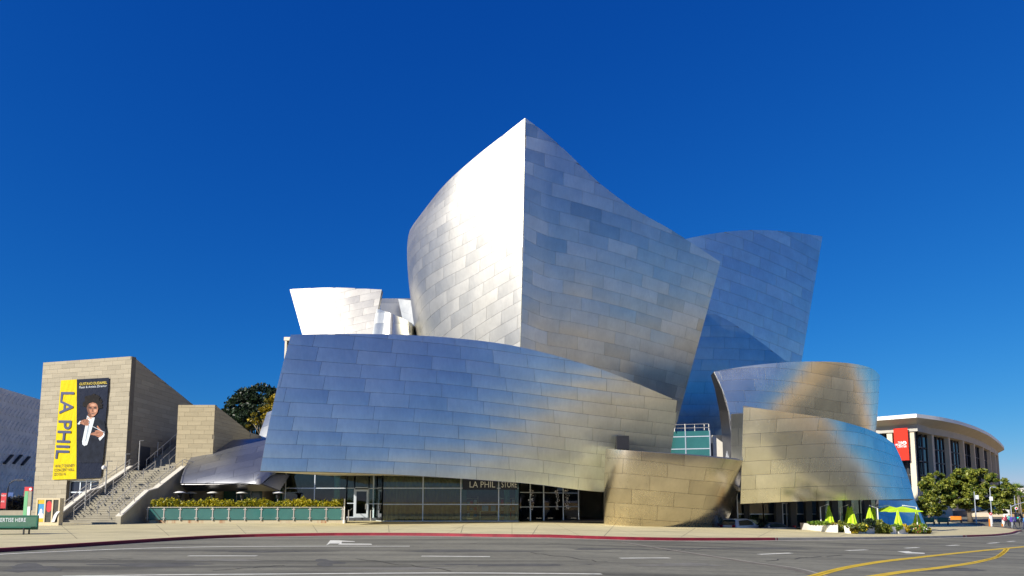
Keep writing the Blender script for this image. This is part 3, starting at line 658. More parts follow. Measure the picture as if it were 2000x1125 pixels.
# doors in the opening
def front_box(mb, s_a, s_b, z_a, z_b, off_a, off_b):
    c = [fl+fd*s_a+fn*off_a, fl+fd*s_b+fn*off_a, fl+fd*s_b+fn*off_b, fl+fd*s_a+fn*off_b]
    return mb.prism([p+A3(0, 0, z_a) for p in c], (0, 0, z_b-z_a))
dw = (s1-s0)
dm = MB()
for f in (0, .33, .66, 1.0): front_box(dm, s0+dw*f-.06 if f else s0, s0+dw*f+.06 if f < 1 else s1, 0.1, t1, -.45, -.3)
front_box(dm, s0, s1, t1*.70, t1*.70+.12, -.44, -.31); front_box(dm, s0, s1, t1-.12, t1, -.44, -.31)
de = dm.build('entrance_doors', 'aluminium', pavilion)
for f in range(3):
    for a_, b_ in ((.12, t1*.70), (t1*.70+.12, t1-.12)): front_box(MB(), s0+dw*f*.33+.08, s0+dw*(f+1)*.33-.08, a_, b_, -.39, -.37).build('pane', 'glass_navy', de)
front_box(MB(), s0-.5, s1+.5, 0.05, t1+.4, -1.9, -1.7).build('vestibule_wall', 'interior', pavilion)
# side door near the stair head
MB().box(PX+.02, PX+.12, 64.4, 66.4, 4.8, 7.3).build('side_door', 'dark_grey', pavilion)

# banner -------------------------------------------------------------
def cloth_mat(name, col):
    m, nt, b = new_mat(name); b.inputs['Base Color'].default_value = (*col, 1); b.inputs['Roughness'].default_value = 0.7; b.inputs['Specular IOR Level'].default_value = 0.15
    c = coords(nt, (1.6, 1.6, 0.55)); n1 = N(nt, 'ShaderNodeTexNoise', Scale=2.2, Detail=3.0, Distortion=2.0); nt.links.new(c, n1.inputs['Vector'])
    bp = N(nt, 'ShaderNodeBump', Strength=0.5, Distance=0.12); nt.links.new(n1.outputs['Fac'], bp.inputs['Height']); nt.links.new(bp.outputs[0], b.inputs['Normal'])
cloth_mat('banner_yellow', (0.60, 0.47, 0.006)); cloth_mat('banner_navy', (0.006, 0.011, 0.03)); cloth_mat('banner_red', (0.62, 0.035, 0.02))
plain('print_navy', (0.02, 0.03, 0.12), 0.5, 0, 0.05); plain('print_yellow', (0.62, 0.48, 0.02), 0.5, 0, 0.05); plain('print_white', (0.50, 0.56, 0.62), 0.5, 0, 0.3, 3.0)
plain('print_skin', (0.30, 0.135, 0.085), 0.6, 0, 0.4, 3.0, spec=.2); plain('print_hair', (0.012, 0.011, 0.012), 0.7, 0, 0.5, 4, spec=.1); plain('print_dark', (0.02, 0.012, 0.012), 0.5)
banner = thing('banner', 'tall yellow and navy banner with a conductor hung on the stone block', 'banner', tuple(on_front(150, 937, .1)))
def cloth(name, tl, tr, br, bl, mat, seed=0, nx=14, ny=44):
    r = random.Random(seed); V = []; Fc = []
    for j in range(ny+1):
        for i in range(nx+1):
            u, v = i/nx, j/ny; p = (1-v)*((1-u)*np.array(bl)+u*np.array(br))+v*((1-u)*np.array(tl)+u*np.array(tr))
            w_ = 0.018*math.sin(9*u+14*v+seed)*math.sin(17*v+3*u) + 0.012*math.sin(31*v-20*u)
            V.append(on_front(p[0], p[1], 0.16+w_))
    for j in range(ny):
        for i in range(nx): Fc.append((j*(nx+1)+i, j*(nx+1)+i+1, (j+1)*(nx+1)+i+1, (j+1)*(nx+1)+i))
    return mk(name, V, Fc, mat, banner, True)
cloth('yellow_field', (119, 743), (150, 741), (149, 935.5), (102, 937), 'banner_yellow', 1)
cloth('navy_field', (150, 741), (213, 737.5), (197.5, 933), (149, 935.5), 'banner_navy', 2)
ydn = A3(0, 0, 1)
def fit_text(body, mat, a, b, c, parent, name='lettering', off=0.22, bold=0.0):
    """a, b: pixel ends of the baseline; c: pixel of the cap top above a"""
    A_, B_, C_ = on_front(*a, off), on_front(*b, off), on_front(*c, off)
    t = text(body, 1.0, mat, parent, (0, 0, 0), (1, 0, 0), (0, 1, 0), local=True, bold=bold, name=name); vs = np.array([v.co for v in t.data.vertices])
    w_, h_ = np.ptp(vs[:, 0]), (vs[:, 1].max()-max(vs[:, 1].min(), 0)); base = rootloc(parent)
    for v in t.data.vertices:
        p = A_ + (B_-A_)*((v.co.x-vs[:, 0].min())/w_) + (C_-A_)*(v.co.y/h_) - base; v.co = Vector(p)
    return t
fit_text('LA PHIL', 'print_navy', (119.5, 765.5), (108, 896), (145, 765.5), banner, bold=0.012)
fit_text('WALT DISNEY', 'print_dark', (106.5, 913), (145.5, 911.5), (106.7, 907.5), banner)
fit_text('CONCERT HALL', 'print_dark', (105.5, 921), (145, 919.5), (105.7, 915.5), banner)
fit_text('2015/16', 'print_dark', (105, 929), (128, 928), (105.2, 923.5), banner)
fit_text('GUSTAVO DUDAMEL', 'print_yellow', (155.3, 752.6), (209, 749.5), (155.3, 747.6), banner)
fit_text('Music & Artistic Director', 'print_white', (154.8, 758.8), (208.5, 755.5), (154.8, 754.4), banner)
def pp(name, pts, mat, off):
    return mk(name, [on_front(x, y, off) for x, y in pts], [tuple(range(len(pts)))[::-1]], mat, banner)
cc = lambda *pts: [(90+x*0.2044, 720+y*0.2044) for x, y in pts]
ell = lambda cx, cy, rx, ry, n=22, j=0.0: [(90+(cx+rx*(1+j*math.sin(5*a)+j*.7*math.cos(9*a))*math.cos(a))*0.2044, 720+(cy+ry*(1+j*math.sin(7*a))*math.sin(a))*0.2044) for a in [2*math.pi*k/n for k in range(n)]]
plain('print_coat', (0.014, 0.018, 0.03), 0.8, 0, 0.4, 2.0, spec=.1); plain('print_shade', (0.12, 0.05, 0.032), 0.6, 0, 0.3, 3.0, spec=.2); plain('print_light', (0.46, 0.25, 0.17), 0.6, 0, 0.2, 4.0, spec=.2); plain('print_grey', (0.24, 0.29, 0.35), 0.6, 0, 0.3, 4.0)
pp('coat', cc((395, 455), (330, 490), (296, 560), (300, 760), (330, 900), (540, 900), (560, 700), (572, 600), (556, 500), (480, 465)), 'print_coat', 0.2)
pp('hair', ell(445, 330, 74, 78, 40, 0.05), 'print_hair', 0.205)
rh = random.Random(5)
for k in range(34):
    a_ = math.pi*(0.95+1.25*k/34)+rh.uniform(-.1, .1); r_ = rh.uniform(.78, 1.06); pp('curl', ell(445+82*r_*math.cos(a_), 338+84*r_*math.sin(a_), rh.uniform(9, 17), rh.uniform(8, 15), 9, .1), 'print_hair', 0.2055+.0002*k)
pp('neck', cc((398, 430), (458, 440), (456, 476), (400, 474)), 'print_shade', 0.213)
pp('face', cc((388, 378), (396, 350), (412, 332), (445, 322), (476, 330), (492, 352), (497, 385), (489, 420), (466, 448), (442, 457), (416, 442), (397, 414)), 'print_skin', 0.216)
pp('face_shade', cc((388, 378), (396, 350), (412, 334), (418, 360), (412, 390), (420, 420), (432, 448), (416, 442), (397, 414)), 'print_shade', 0.217)
pp('cheek', cc((452, 392), (478, 386), (484, 404), (470, 420), (455, 412)), 'print_light', 0.2175); pp('forehead', cc((430, 338), (462, 334), (478, 352), (455, 358), (432, 356)), 'print_light', 0.2175)
for ex in (423, 470): pp('eye_socket', ell(ex, 378, 15, 9, 14), 'print_shade', 0.2178); pp('eye', ell(ex, 381, 9, 3.5, 10), 'print_dark', 0.2185)
for ex in (422, 472): pp('eyebrow', cc((ex-17, 369), (ex, 363), (ex+15, 366), (ex+14, 370), (ex-16, 373)), 'print_hair', 0.219)
pp('nose', cc((446, 376), (456, 408), (448, 413), (438, 410)), 'print_shade', 0.2188); pp('mouth', cc((430, 429), (446, 426), (464, 429), (460, 433), (434, 433)), 'print_dark', 0.219); pp('chin', cc((434, 440), (458, 440), (452, 450), (440, 450)), 'print_light', 0.2186)
pp('shirt', cc((392, 448), (420, 470), (466, 466), (452, 520), (436, 580), (412, 660), (392, 728), (366, 738), (348, 725), (345, 695), (362, 610), (380, 520)), 'print_white', 0.214)
pp('shirt_fold', cc((410, 500), (424, 500), (402, 600), (384, 690), (372, 700), (388, 610)), 'print_grey', 0.2145); pp('bow_tie', cc((392, 462), (412, 470), (434, 460), (436, 482), (412, 476), (394, 486)), 'print_light', 0.2150)
pp('lapel', cc((388, 470), (378, 520), (352, 640), (338, 690), (330, 600), (350, 520)), 'banner_navy', 0.2152)
pp('cuff', cc((298, 530), (322, 500), (336, 498), (334, 516), (318, 534)), 'print_white', 0.2165)
pp('hand', cc((322, 512), (340, 494), (366, 486), (392, 483), (409, 492), (411, 506), (404, 514), (413, 528), (408, 543), (386, 546), (362, 538), (342, 530), (326, 528)), 'print_skin', 0.218)
for q in range(4): pp('finger', cc((352+q*14, 492-q*2), (358+q*14, 490-q*2), (372+q*11, 538), (366+q*11, 538)), 'print_shade', 0.2184)
pp('cuff', cc((500, 666), (526, 640), (550, 612), (560, 624), (552, 648), (514, 690)), 'print_white', 0.2165)
pp('hand', cc((420, 622), (446, 612), (470, 606), (466, 594), (482, 588), (500, 586), (484, 552), (492, 543), (510, 566), (532, 590), (547, 608), (548, 630), (528, 648), (510, 658), (486, 648), (458, 636), (424, 632)), 'print_skin', 0.218)
for a_, b_ in (((430, 624), (505, 612)), ((470, 604), (520, 606)), ((455, 635), (515, 640))): pp('finger', cc(a_, b_, (b_[0], b_[1]+4), (a_[0], a_[1]+3)), 'print_shade', 0.2184)
pp('baton', cc((405, 535), (409, 532), (560, 607), (558, 611)), 'print_white', 0.220)

# small stone block and terrace wall -----------------------------------
block = thing('stone_block', 'smaller cream stone block with sloping top beside the stairs', 'building', (-30, 66, 0))
z1 = P(348, 791, 64)[2]; xl_, xr2 = P(348, 800, 64)[0], P(420, 800, 64)[0]
q0, q1, q2 = A3(xl_, 64, 0), A3(xr2, 64, 0), A3(xr2+.3, 72, 0)
Dz = 72.0; ztop2 = P(481, 845, 72)[2]
clad(block, 'front_wall', [[q0, q1], [q0+A3(0, 0, z1), q1+A3(0, 0, z1)]], 0.44, 1.3, 'stone_pale', 0.4, nu=6, nv=10, backing='mortar', stag=0.37, gap=0.015, pillow=0, tilt=0, nsl=1, proud=0.03, pthick=0.03)
clad(block, 'side_wall', [[q1, q2], [q1+A3(0, 0, z1), q2+A3(0, 0, ztop2)]], 0.36, 2.6, 'stone_pale', 0.4, nu=6, nv=10, backing='mortar', stag=0.37, gap=0.015, pillow=0, tilt=0, nsl=1, proud=0.03, pthick=0.03)
clad(block, 'low_wall', [[q2+A3(0, .1, 0), A3(xr2+1.0, 77, 0)], [q2+A3(0, .1, ztop2), A3(xr2+1.0, 77, P(505, 857, 77)[2])]], 0.40, 2.2, 'stone', 0.4, nu=4, nv=8, backing='mortar', stag=0.4, gap=0.015, pillow=0, tilt=0, nsl=1, proud=0.03, pthick=0.03)
clad(block, 'terrace_wall', [[P(350, 1000, 66.5)*A3(1, 1, 0), P(403, 1000, 66.5)*A3(1, 1, 0)], [P(350, 1000, 66.5)*A3(1, 1, 0)+A3(0, 0, 3.4), P(403, 1000, 66.5)*A3(1, 1, 0)+A3(0, 0, 3.4)]], 0.42, 1.3, 'stone_pale', 0.3, nu=4, nv=6, backing='mortar', stag=0.4, gap=0.015, pillow=0, tilt=0, nsl=1, proud=0.03, pthick=0.03)
glaze('terrace_glazing', [plan(x, 66.5) for x in (405, 417, 430)], 0.1, 3.3, [2.5], hall, pane='glass_lobby')
glaze('terrace_glazing', [plan(x, 66.5) for x in (430, 462, 490, 520, 553)], 0.1, 3.3, [], hall, pane='glass_teal')
MB().box(plan(403, 67)[0], plan(553, 67)[0], 69.5, 69.7, 0, 3.4).build('terrace_inner_wall', 'interior', hall)

# staircase -----------------------------------------------------------
stairs = thing('staircase', 'wide concrete staircase with steel handrails climbing beside the stone block', 'staircase', (-33.2, 52.6, 0.12))
sx0, sx1 = -35.5, -30.95; n_f = 13; rise = 4.63/26; tread = 0.315
prof = []; y = 52.6; z = 0.12
step_mesh = None
for i in range(26):
    z += rise; dep = tread if i != 12 else 1.25
    o = MB().box(sx0, sx1, y, y+dep+(0 if i < 25 else 1.6), 0.1, z-.06).build('step', 'concrete', stairs)
    MB().box(sx0, sx1, y-.03, y+dep+(0 if i < 25 else 1.6), z-.06, z).build('tread', 'concrete', stairs)
    prof.append((y, z)); y += dep
ytop, ztop = y, z
def nose(yq): return float(np.interp(yq, [p[0] for p in prof], [p[1] for p in prof]))
def wall_prof(x0, x1, h, ya, yb, name, mat='concrete'):
    L = [ya, prof[12][0]-.1, prof[12][0]+1.2, yb]; top = [A3(x0, q, max(nose(q), .2)+h) for q in L]
    poly = [A3(x0, ya, .1)]+top+[A3(x0, yb, .1)]
    w_ = MB().prism(poly, (x1-x0, 0, 0)).build(name, mat, stairs)
    for a, b in zip(top[:-1], top[1:]): MB().bar(a+A3((x1-x0)/2, 0, .04), b+A3((x1-x0)/2, 0, .04), (x1-x0)+.06, .08).build('coping', 'warm_white', w_)
    return w_
wall_prof(-35.85, -35.5, 0.42, 52.4, 62.3, 'parapet'); wall_prof(-30.95, -30.55, 0.42, 52.4, 62.3, 'parapet')
def rail(x, ya, yb, h, name='handrail', base=0.0, dbl=True):
    L = [q for q in (ya, prof[12][0]-.2, prof[12][0]+1.1, yb) if ya <= q <= yb]
    L = sorted(set([ya]+L+[yb])); pts = [A3(x, q, nose(q)+base+h) for q in L]
    mb = MB().tube(pts, .03, 6)
    if dbl: mb.tube([p-A3(0, 0, .32) for p in pts], .025, 6)
    o = mb.build(name, 'rail_steel', stairs)
    for q in np.arange(ya+.1, yb, 1.9): MB().tube([A3(x, q, nose(q)+base), A3(x, q, nose(q)+base+h)], .028, 6).build('post', 'rail_steel', o)
rail(-35.68, 52.4, 62.2, .62, base=.45); rail(-30.75, 52.5, 62.2, .62, base=.45)
rail(-34.7, 53.0, 56.6, .92); rail(-34.7, 58.0, 62.0, .92); rail(-33.2, 53.6, 56.7, .92); rail(-33.2, 58.0, 62.0, .92); rail(-31.9, 53.0, 56.6, .92)
for i in range(22):
    MB().box(-35.4, xl_-.05, 63.7+.33*i, 63.7+.33*(i+1)+(8 if i == 21 else 0), 0.1, ztop+.2+.185*i).build('upper_step', 'concrete', stairs)
for x_ in (-35.0, -33.6, xl_-.4):
    o = MB().tube([(x_, 63.6, ztop+1.1), (x_, 70.9, ztop+1.1+4.1)], .035, 6).build('handrail', 'rail_steel', stairs)
    for k in range(6): MB().tube([(x_, 63.7+1.4*k, ztop+.2+.78*k), (x_, 63.7+1.4*k, ztop+1.1+.785*k)], .028, 6).build('post', 'rail_steel', o)
# guard rail on the terrace side at the stair head
gr = MB()
for h_ in (.45, .8, 1.1): gr.tube([(-30.75, 62.3, ztop+h_), (-29.2, 63.4, ztop+h_-.5)], .03, 6)
gr.build('guard_rail', 'rail_steel', stairs)
lp_labels = ['steel pole light lowest on the stairs by the left parapet', 'steel pole light with a camera dome halfway up the stairs', 'slim steel pole at the upper landing edge of the stairs', 'white pole light at the head of the stairs', 'dark pole light on the shaded upper flight of stairs']
for k, (px, pt, D) in enumerate(((169.5, 938, 54.2), (209.5, 901, 57.4), (246, 887, 60.2), (273.5, 861, 62.6), (309, 862, 66.5))):
    top = P(px, pt, D); bz = nose(D) if D < 63 else ztop+.2+.185*int((D-63.7)/.33)
    t = thing('pole_light', lp_labels[k], 'pole light', (top[0], D, bz), group='pole lights on the stairs')
    MB().tube([(top[0], D, bz), (top[0], D, top[2])], [.06, .045], 8).build('pole', 'rail_steel', t)
    MB().box(top[0]-.03, top[0]+.42, D-.05, D+.05, top[2]-.02, top[2]+.05).build('lamp_head', 'dark_grey', t)
    if k == 1: MB().lathe((top[0]-.2, D-.1, top[2]-.75), [(.02, 0), (.14, .06), (.17, .2), (.14, .32), (.04, .4)], 10).build('camera_dome', 'white_paint', t)

# planter with glass screen and hedge ------------------------------------
def leaves(name, centers, size, mat, parent=None, jitter=1.0, elong=1.6, up=0.3):
    n = len(centers); c = np.array(centers); d = RNG.normal(size=(n, 3)); d[:, 2] += up; d /= np.linalg.norm(d, axis=1)[:, None]
    r = np.cross(d, RNG.normal(size=(n, 3))); r /= np.linalg.norm(r, axis=1)[:, None]; u = np.cross(r, d)
    sz = (size*(0.6+0.8*RNG.random(n)))[:, None]; a = r*sz*elong/2; b = u*sz/2
    V = np.stack([c-a, c-b*.9+a*.1, c+a, c+b*.9+a*.1], 1).reshape(-1, 3)
    if parent is not None: V = V-rootloc(parent)
    me = bpy.data.meshes.new(name); me.vertices.add(4*n); me.vertices.foreach_set('co', V.ravel()); me.loops.add(4*n); me.loops.foreach_set('vertex_index', np.arange(4*n))
    me.polygons.add(n); me.polygons.foreach_set('loop_start', np.arange(n)*4); me.polygons.foreach_set('loop_total', np.full(n, 4)); me.update(); me.validate()
    me.materials.append(MAT[mat]); o = bpy.data.objects.new(name, me); COL.objects.link(o); o.parent = parent; return o
def leaf_mat(name, c1, c2, rough=0.5, trans=0.25, nscale=0.7):
    m, nt, b = new_mat(name); g = N(nt, 'ShaderNodeNewGeometry'); c = coords(nt)
    n1 = N(nt, 'ShaderNodeTexNoise', Scale=nscale, Detail=3.0); nt.links.new(c, n1.inputs['Vector'])
    ad = N(nt, 'ShaderNodeMath', operation='ADD'); nt.links.new(n1.outputs['Fac'], ad.inputs[0])
    sc = N(nt, 'ShaderNodeMath', operation='MULTIPLY_ADD'); sc.inputs[1].default_value = 0.7; sc.inputs[2].default_value = -0.35; nt.links.new(g.outputs['Random Per Island'], sc.inputs[0]); nt.links.new(sc.outputs[0], ad.inputs[1])
    col = ramp(nt, ad.outputs[0], [(0.25, c1), (0.75, c2)]); nt.links.new(col, b.inputs['Base Color']); b.inputs['Roughness'].default_value = rough
    tr = N(nt, 'ShaderNodeBsdfTranslucent'); nt.links.new(col, tr.inputs[0]); mx = N(nt, 'ShaderNodeMixShader'); mx.inputs[0].default_value = trans
    o = nt.nodes['Material Output']; nt.links.new(b.outputs[0], mx.inputs[1]); nt.links.new(tr.outputs[0], mx.inputs[2]); nt.links.new(mx.outputs[0], o.inputs['Surface'])
leaf_mat('leaf_hedge', (0.09, 0.13, 0.008), (0.50, 0.42, 0.012)); leaf_mat('leaf_dark', (0.010, 0.022, 0.012), (0.03, 0.06, 0.022)); leaf_mat('leaf_mid', (0.035, 0.075, 0.008), (0.28, 0.30, 0.04))
leaf_mat('leaf_yellow', (0.10, 0.10, 0.01), (0.46, 0.33, 0.015)); leaf_mat('leaf_bright', (0.05, 0.12, 0.01), (0.20, 0.30, 0.03)); leaf_mat('leaf_grey', (0.03, 0.035, 0.04), (0.09, 0.09, 0.085))
plain('bark', (0.11, 0.085, 0.06), 0.9, 0, 0.3, 4, 0.3); plain('bark_pale', (0.26, 0.22, 0.17), 0.9, 0, 0.3, 4, 0.3); plain('soil', (0.05, 0.035, 0.02), 0.95)
def planter_mat():
    m, nt, b = new_mat('rusty_concrete'); c = coords(nt, (2.2, 0.1, 0.05)); n1 = N(nt, 'ShaderNodeTexNoise', Scale=1.0, Detail=5.0, Roughness=.75); nt.links.new(c, n1.inputs['Vector'])
    mx = N(nt, 'ShaderNodeMix', data_type='RGBA'); mx.inputs[6].default_value = (0.42, 0.37, 0.26, 1); mx.inputs[7].default_value = (0.26, 0.075, 0.012, 1)
    nt.links.new(ramp(nt, n1.outputs['Fac'], [(0.52, 0.0), (0.62, 0.85)]), mx.inputs[0]); nt.links.new(mx.outputs[2], b.inputs['Base Color']); b.inputs['Roughness'].default_value = .85
planter_mat()
yp = 55.0; pa, pb = P(289, 1000, yp)[0], P(669, 1000, yp)[0]
planter = thing('glass_screen_planter', 'long low rust-streaked concrete planter faced with teal glass panels', 'planter', ((pa+pb)/2, yp, 0.12))
MB().box(pa, pb, yp+.06, yp+1.7, .1, .40).build('trough', 'rusty_concrete', planter); MB().box(pa+.1, pb-.1, yp+.16, yp+1.6, .4, 1.15).build('soil', 'soil', planter)
npan = 12; pw = (pb-pa)/npan
for k in range(npan+1):
    MB().box(pa+pw*k-.04, pa+pw*k+.04, yp-.05, yp+.03, .36, 1.42).build('post', 'rail_steel', planter)
    for zz_ in (.55, 1.25): MB().box(pa+pw*k-.13, pa+pw*k+.13, yp-.09, yp-.05, zz_, zz_+.06).build('clamp', 'rail_steel', planter)
    if k < npan: MB().box(pa+pw*k+.07, pa+pw*(k+1)-.07, yp-.02, yp+.01, .44, 1.34).build('glass_panel', 'glass_teal', planter)
MB().box(pa, pb, yp-.06, yp+.04, 1.42, 1.47).build('top_rail', 'rail_steel', planter)
hedge = thing('hedge', 'clipped yellow-green hedge growing along the glass-faced planter', 'hedge', ((pa+pb)/2, yp+.8, 1.1))
hc = []
for _ in range(15000):
    x = pa+.1+(pb-pa-.2)*RNG.random(); yy = yp+.1+1.4*RNG.random(); top = 1.88+.10*math.sin(x*1.7)+.09*math.sin(x*4.1+yy*3)+.08*math.sin(x*9.7)+.09*RNG.normal()
    zz_ = top-abs(RNG.normal(0, .26)) if RNG.random() < .7 else 1.15+(top-1.15)*RNG.random(); yy = yp+.1+.15*abs(RNG.normal()) if RNG.random() < .45 else yy
    hc.append((x, yy, max(zz_, 1.1)))
leaves('foliage', hc, 0.11, 'leaf_hedge', hedge)
MB().box(pa+.25, pb-.25, yp+.35, yp+1.4, 1.0, 1.6).build('twigs', 'bark', hedge)
# white pole and door posts
pz = thing('white_pole', 'thin white pole with sleeve standing at the planter end', 'pole', (P(672.5, 1000, 54.8)[0], 54.8, .12)); x_ = pz.location.x
MB().tube([(x_, 54.8, .12), (x_, 54.8, 2.15)], .05, 8).build('post', 'white_paint', pz); MB().tube([(x_, 54.8, .12), (x_, 54.8, .42)], .11, 8).build('sleeve', 'white_paint', pz)
for k, (px, lab) in enumerate(((681.5, 'short steel post left of the lobby door steps'), (724.5, 'short steel post right of the lobby door steps'))):
    x_ = plan(px, 61.6)[0]; t = thing('door_post', lab, 'post', (x_, 61.6, .12), group='posts at the lobby door')
    MB().tube([(x_, 61.6, .12), (x_, 61.6, 1.15)], .05, 8).build('post', 'rail_steel', t); MB().tube([(x_, 61.6, 1.05), (x_, 62.8, 1.25)], .03, 6).build('rail', 'rail_steel', t)
# patio heaters
heat = None
hl = ['white-topped patio heater by the stone wall, leftmost behind the hedge', 'patio heater second from the stairs behind the hedge', 'patio heater in front of the bright terrace doors', 'patio heater before the teal terrace glass', 'dark patio heater beside the lobby glass corner']
for k, (px, D) in enumerate(((351.5, 58.6), (374, 62.4), (416, 60.5), (473, 60.5), (543, 60.5))):
    x_ = P(px, 960, D)[0]
    if heat is None:
        heat = thing('patio_heater', hl[0], 'heater', (x_, D, .12), group='patio heaters behind the hedge')
        MB().lathe((0, 0, 2.55), [(.0, .16), (.2, .14), (.48, .04), (.5, .0), (.46, .0), (.1, .05)], 18).build('reflector', 'white_paint', heat, True, True)
        MB().lathe((0, 0, 2.05), [(.1, 0), (.15, .1), (.2, .4), (.2, .52)], 12).build('burner', 'black', heat, False, True)
        MB().lathe((0, 0, .75), [(.04, 0), (.04, 1.35)], 8).build('pole', 'rail_steel', heat, False, True); MB().lathe((0, 0, 0), [(.3, 0), (.3, .06), (.25, .12), (.25, .75), (.1, .85)], 14).build('base', 'dark_grey', heat, False, True)
    else:
        c = copy_tree(heat, None, (x_, D, .12)); c['label'] = hl[k]

# trees behind ----------------------------------------------------------
def tree(name, label, base, h, crown, mat, nleaf, lsize, trunk_r=.3, bark='bark', group=None, clumps=40, fill=0.5, cat='tree', seed=1, cs=1.0):
    """crown: list of ellipsoids (dx, dy, z, rx, ry, rz) relative to base"""
    rg = np.random.default_rng(seed); t = thing(name, label, cat, tuple(base), group=group); base = np.array(base, float)
    vol = np.array([c[3]*c[4]*c[5] for c in crown]); cl = []
    for _ in range(clumps):
        c = crown[rg.choice(len(crown), p=vol/vol.sum())]; d = rg.normal(size=3); d /= np.linalg.norm(d); r = rg.random()**(1/3.)*.95 if rg.random() < fill else .8+.2*rg.random()
        cl.append((np.array(c[:3])+d*r*np.array(c[3:6]), cs*(0.18+0.20*rg.random())*min(c[3:6])))
    pts = []
    for cen, rr in cl:
        m = max(8, int(nleaf/clumps)); d = rg.normal(size=(m, 3)); d /= np.linalg.norm(d, axis=1)[:, None]; rad = (0.55+.5*rg.random(m))[:, None]
        pts.append(base+cen+d*rad*rr*np.array([1.25, 1.25, .8]))
    leaves('crown', np.vstack(pts), lsize, mat, t)
    mb = MB(); cc_ = np.mean([c[:3] for c in crown], axis=0); zf = min(c[2]-c[5] for c in crown); fork = np.array([cc_[0]*.25, cc_[1]*.25, max(zf*.9, h*.2)])
    mb.tube([base, base+fork*.5+np.array([.1*trunk_r, 0, 0]), base+fork], [trunk_r*1.25, trunk_r, trunk_r*.8], 8)
    for cen, rr in cl[:14]:
        mid = (fork+cen)/2+rg.normal(size=3)*.1*np.linalg.norm(cen-fork)*np.array([1, 1, .4]); mb.tube([base+fork, base+mid, base+cen], [trunk_r*.5, trunk_r*.28, trunk_r*.08], 5)
    mb.build('trunk', bark, t, True); return t
def at_tree(px, D): p = P(px, 980, D); return np.array([p[0], D, gz(p[0], D)])
mz = lambda py, D: P(1000, py, D)[2]
D = 112.; b0 = at_tree(490, D)
tree('shade_tree', 'broad dark evergreen tree rising behind the small stone block', b0, 18, [(-2.0, 0, mz(800, D), 3.8, 3.5, 3.2), (1.0, 0, mz(782, D), 3.9, 3.5, 2.9), (3.6, 0, mz(795, D), 3.0, 3, 2.9), (0, 0, mz(825, D), 5.6, 4, 3.2), (1.4, 0, mz(762, D), 1.6, 1.6, .9)], 'leaf_dark', 15000, .34, .4, clumps=150, seed=3)
D = 96.; b0 = at_tree(533, D)
tree('flowering_tree', 'yellow-green tree at the steel wave wall edge behind the canopy', b0, 15, [(-.4, 0, mz(785, D), 1.3, 1.3, 1.4), (.6, 0, mz(800, D), 1.8, 1.5, 2.4), (-1.2, 0, mz(805, D), 1.1, 1.2, 1.0)], 'leaf_yellow', 3600, .26, .2, clumps=48, seed=4)
D = 94.; b0 = at_tree(505, D)
tree('flowering_tree', 'sparse yellow tree with bare twigs behind the small stone block', b0, 13, [(-1.2, 0, mz(826, D), 1.4, 1, .8), (0, 0, mz(812, D), 1.5, 1, 1.2), (1.0, 0, mz(818, D), 1.2, 1, 1.0)], 'leaf_yellow', 750, .28, .18, 'bark_pale', clumps=22, seed=5)
# tower sliver behind the wave wall
tw = thing('office_tower', 'distant white-framed office tower just left of the steel wave wall', 'building', tuple(at_tree(575, 300)))
xa2, xb2 = P(556, 700, 300)[0], P(600, 700, 300)[0]; zt2 = mz(659, 300)
MB().box(xa2, xb2, 300.3, 315, 0, zt2-1.5).build('wall', 'black', tw)
for k in range(5): MB().box(xa2+k*2.4, xa2+k*2.4+.9, 299.4, 300.3, 0, zt2-1.5).build('pier', 'warm_white', tw)
for k in range(16): MB().box(xa2, xb2, 299.8, 300.25, zt2-6-k*4.2, zt2-5-k*4.2).build('floor_band', 'white_paint', tw)
MB().box(xa2-.4, xb2, 299.2, 316, zt2-1.6, zt2).build('cornice', 'warm_white', tw)

# museum on the far left ----------------------------------------------------
plain('veil', (0.80, 0.72, 0.62), 0.7, 0, 0.10, 0.6, objrand=0.08); plain('veil_dark', (0.20, 0.20, 0.22), 0.8)
museum = thing('museum', 'pale grey museum wrapped in a perforated veil at the left edge', 'museum', (-62, 80, 0))
ma, mb_ = P(0, 757, 96), P(75, 780, 107); zm = ma[2]; md = (mb_-ma)*A3(1, 1, 0); md /= np.linalg.norm(md)
e0 = ma*A3(1, 1, 0)-md*28; e1 = ma*A3(1, 1, 0)+md*30
SV, mv = clad(museum, 'veil_wall', [[e0, e1], [e0+A3(0, 0, zm), e1+A3(0, 0, zm)]], 1.95, 3.0, 'veil', 0.6, nu=6, nv=6, backing='veil_dark', stag=0.5, gap=0.03, pillow=0, tilt=0, nsl=1, proud=0.05)
MB().prism([e0+A3(0, 0, .0), e1, e1+A3(-40, 0, 0), e0+A3(-40, 0, 0)][::-1], (0, 0, zm-.1)).build('body', 'veil', museum)
mn = np.array([md[1], -md[0], 0])
for r in range(8):
    for k in range(26):
        s_ = 20+k*1.1+(r % 2)*.45; c = e0+md*s_+A3(0, 0, zm-1.95*(r+.5)-.2)+mn*.06
        if c[2] < 1: continue
        MB().bar(c-md*.62-A3(0, 0, .60), c+md*.62+A3(0, 0, .60), .30, .11, mn).build('fin', 'veil', museum)
for k, (px, py) in enumerate(((12, 897), (30, 897), (46, 900))):
    d = ray(px, py); t = ((e0-A3(0, 0, EYE))@mn)/(d@mn); c = A3(0, 0, EYE)+d*t+mn*.3
    MB().bar(c-md*1.0-A3(0, 0, .7), c+md*1.0+A3(0, 0, .7), .2, .42, mn).build('slot_window', 'black', museum)

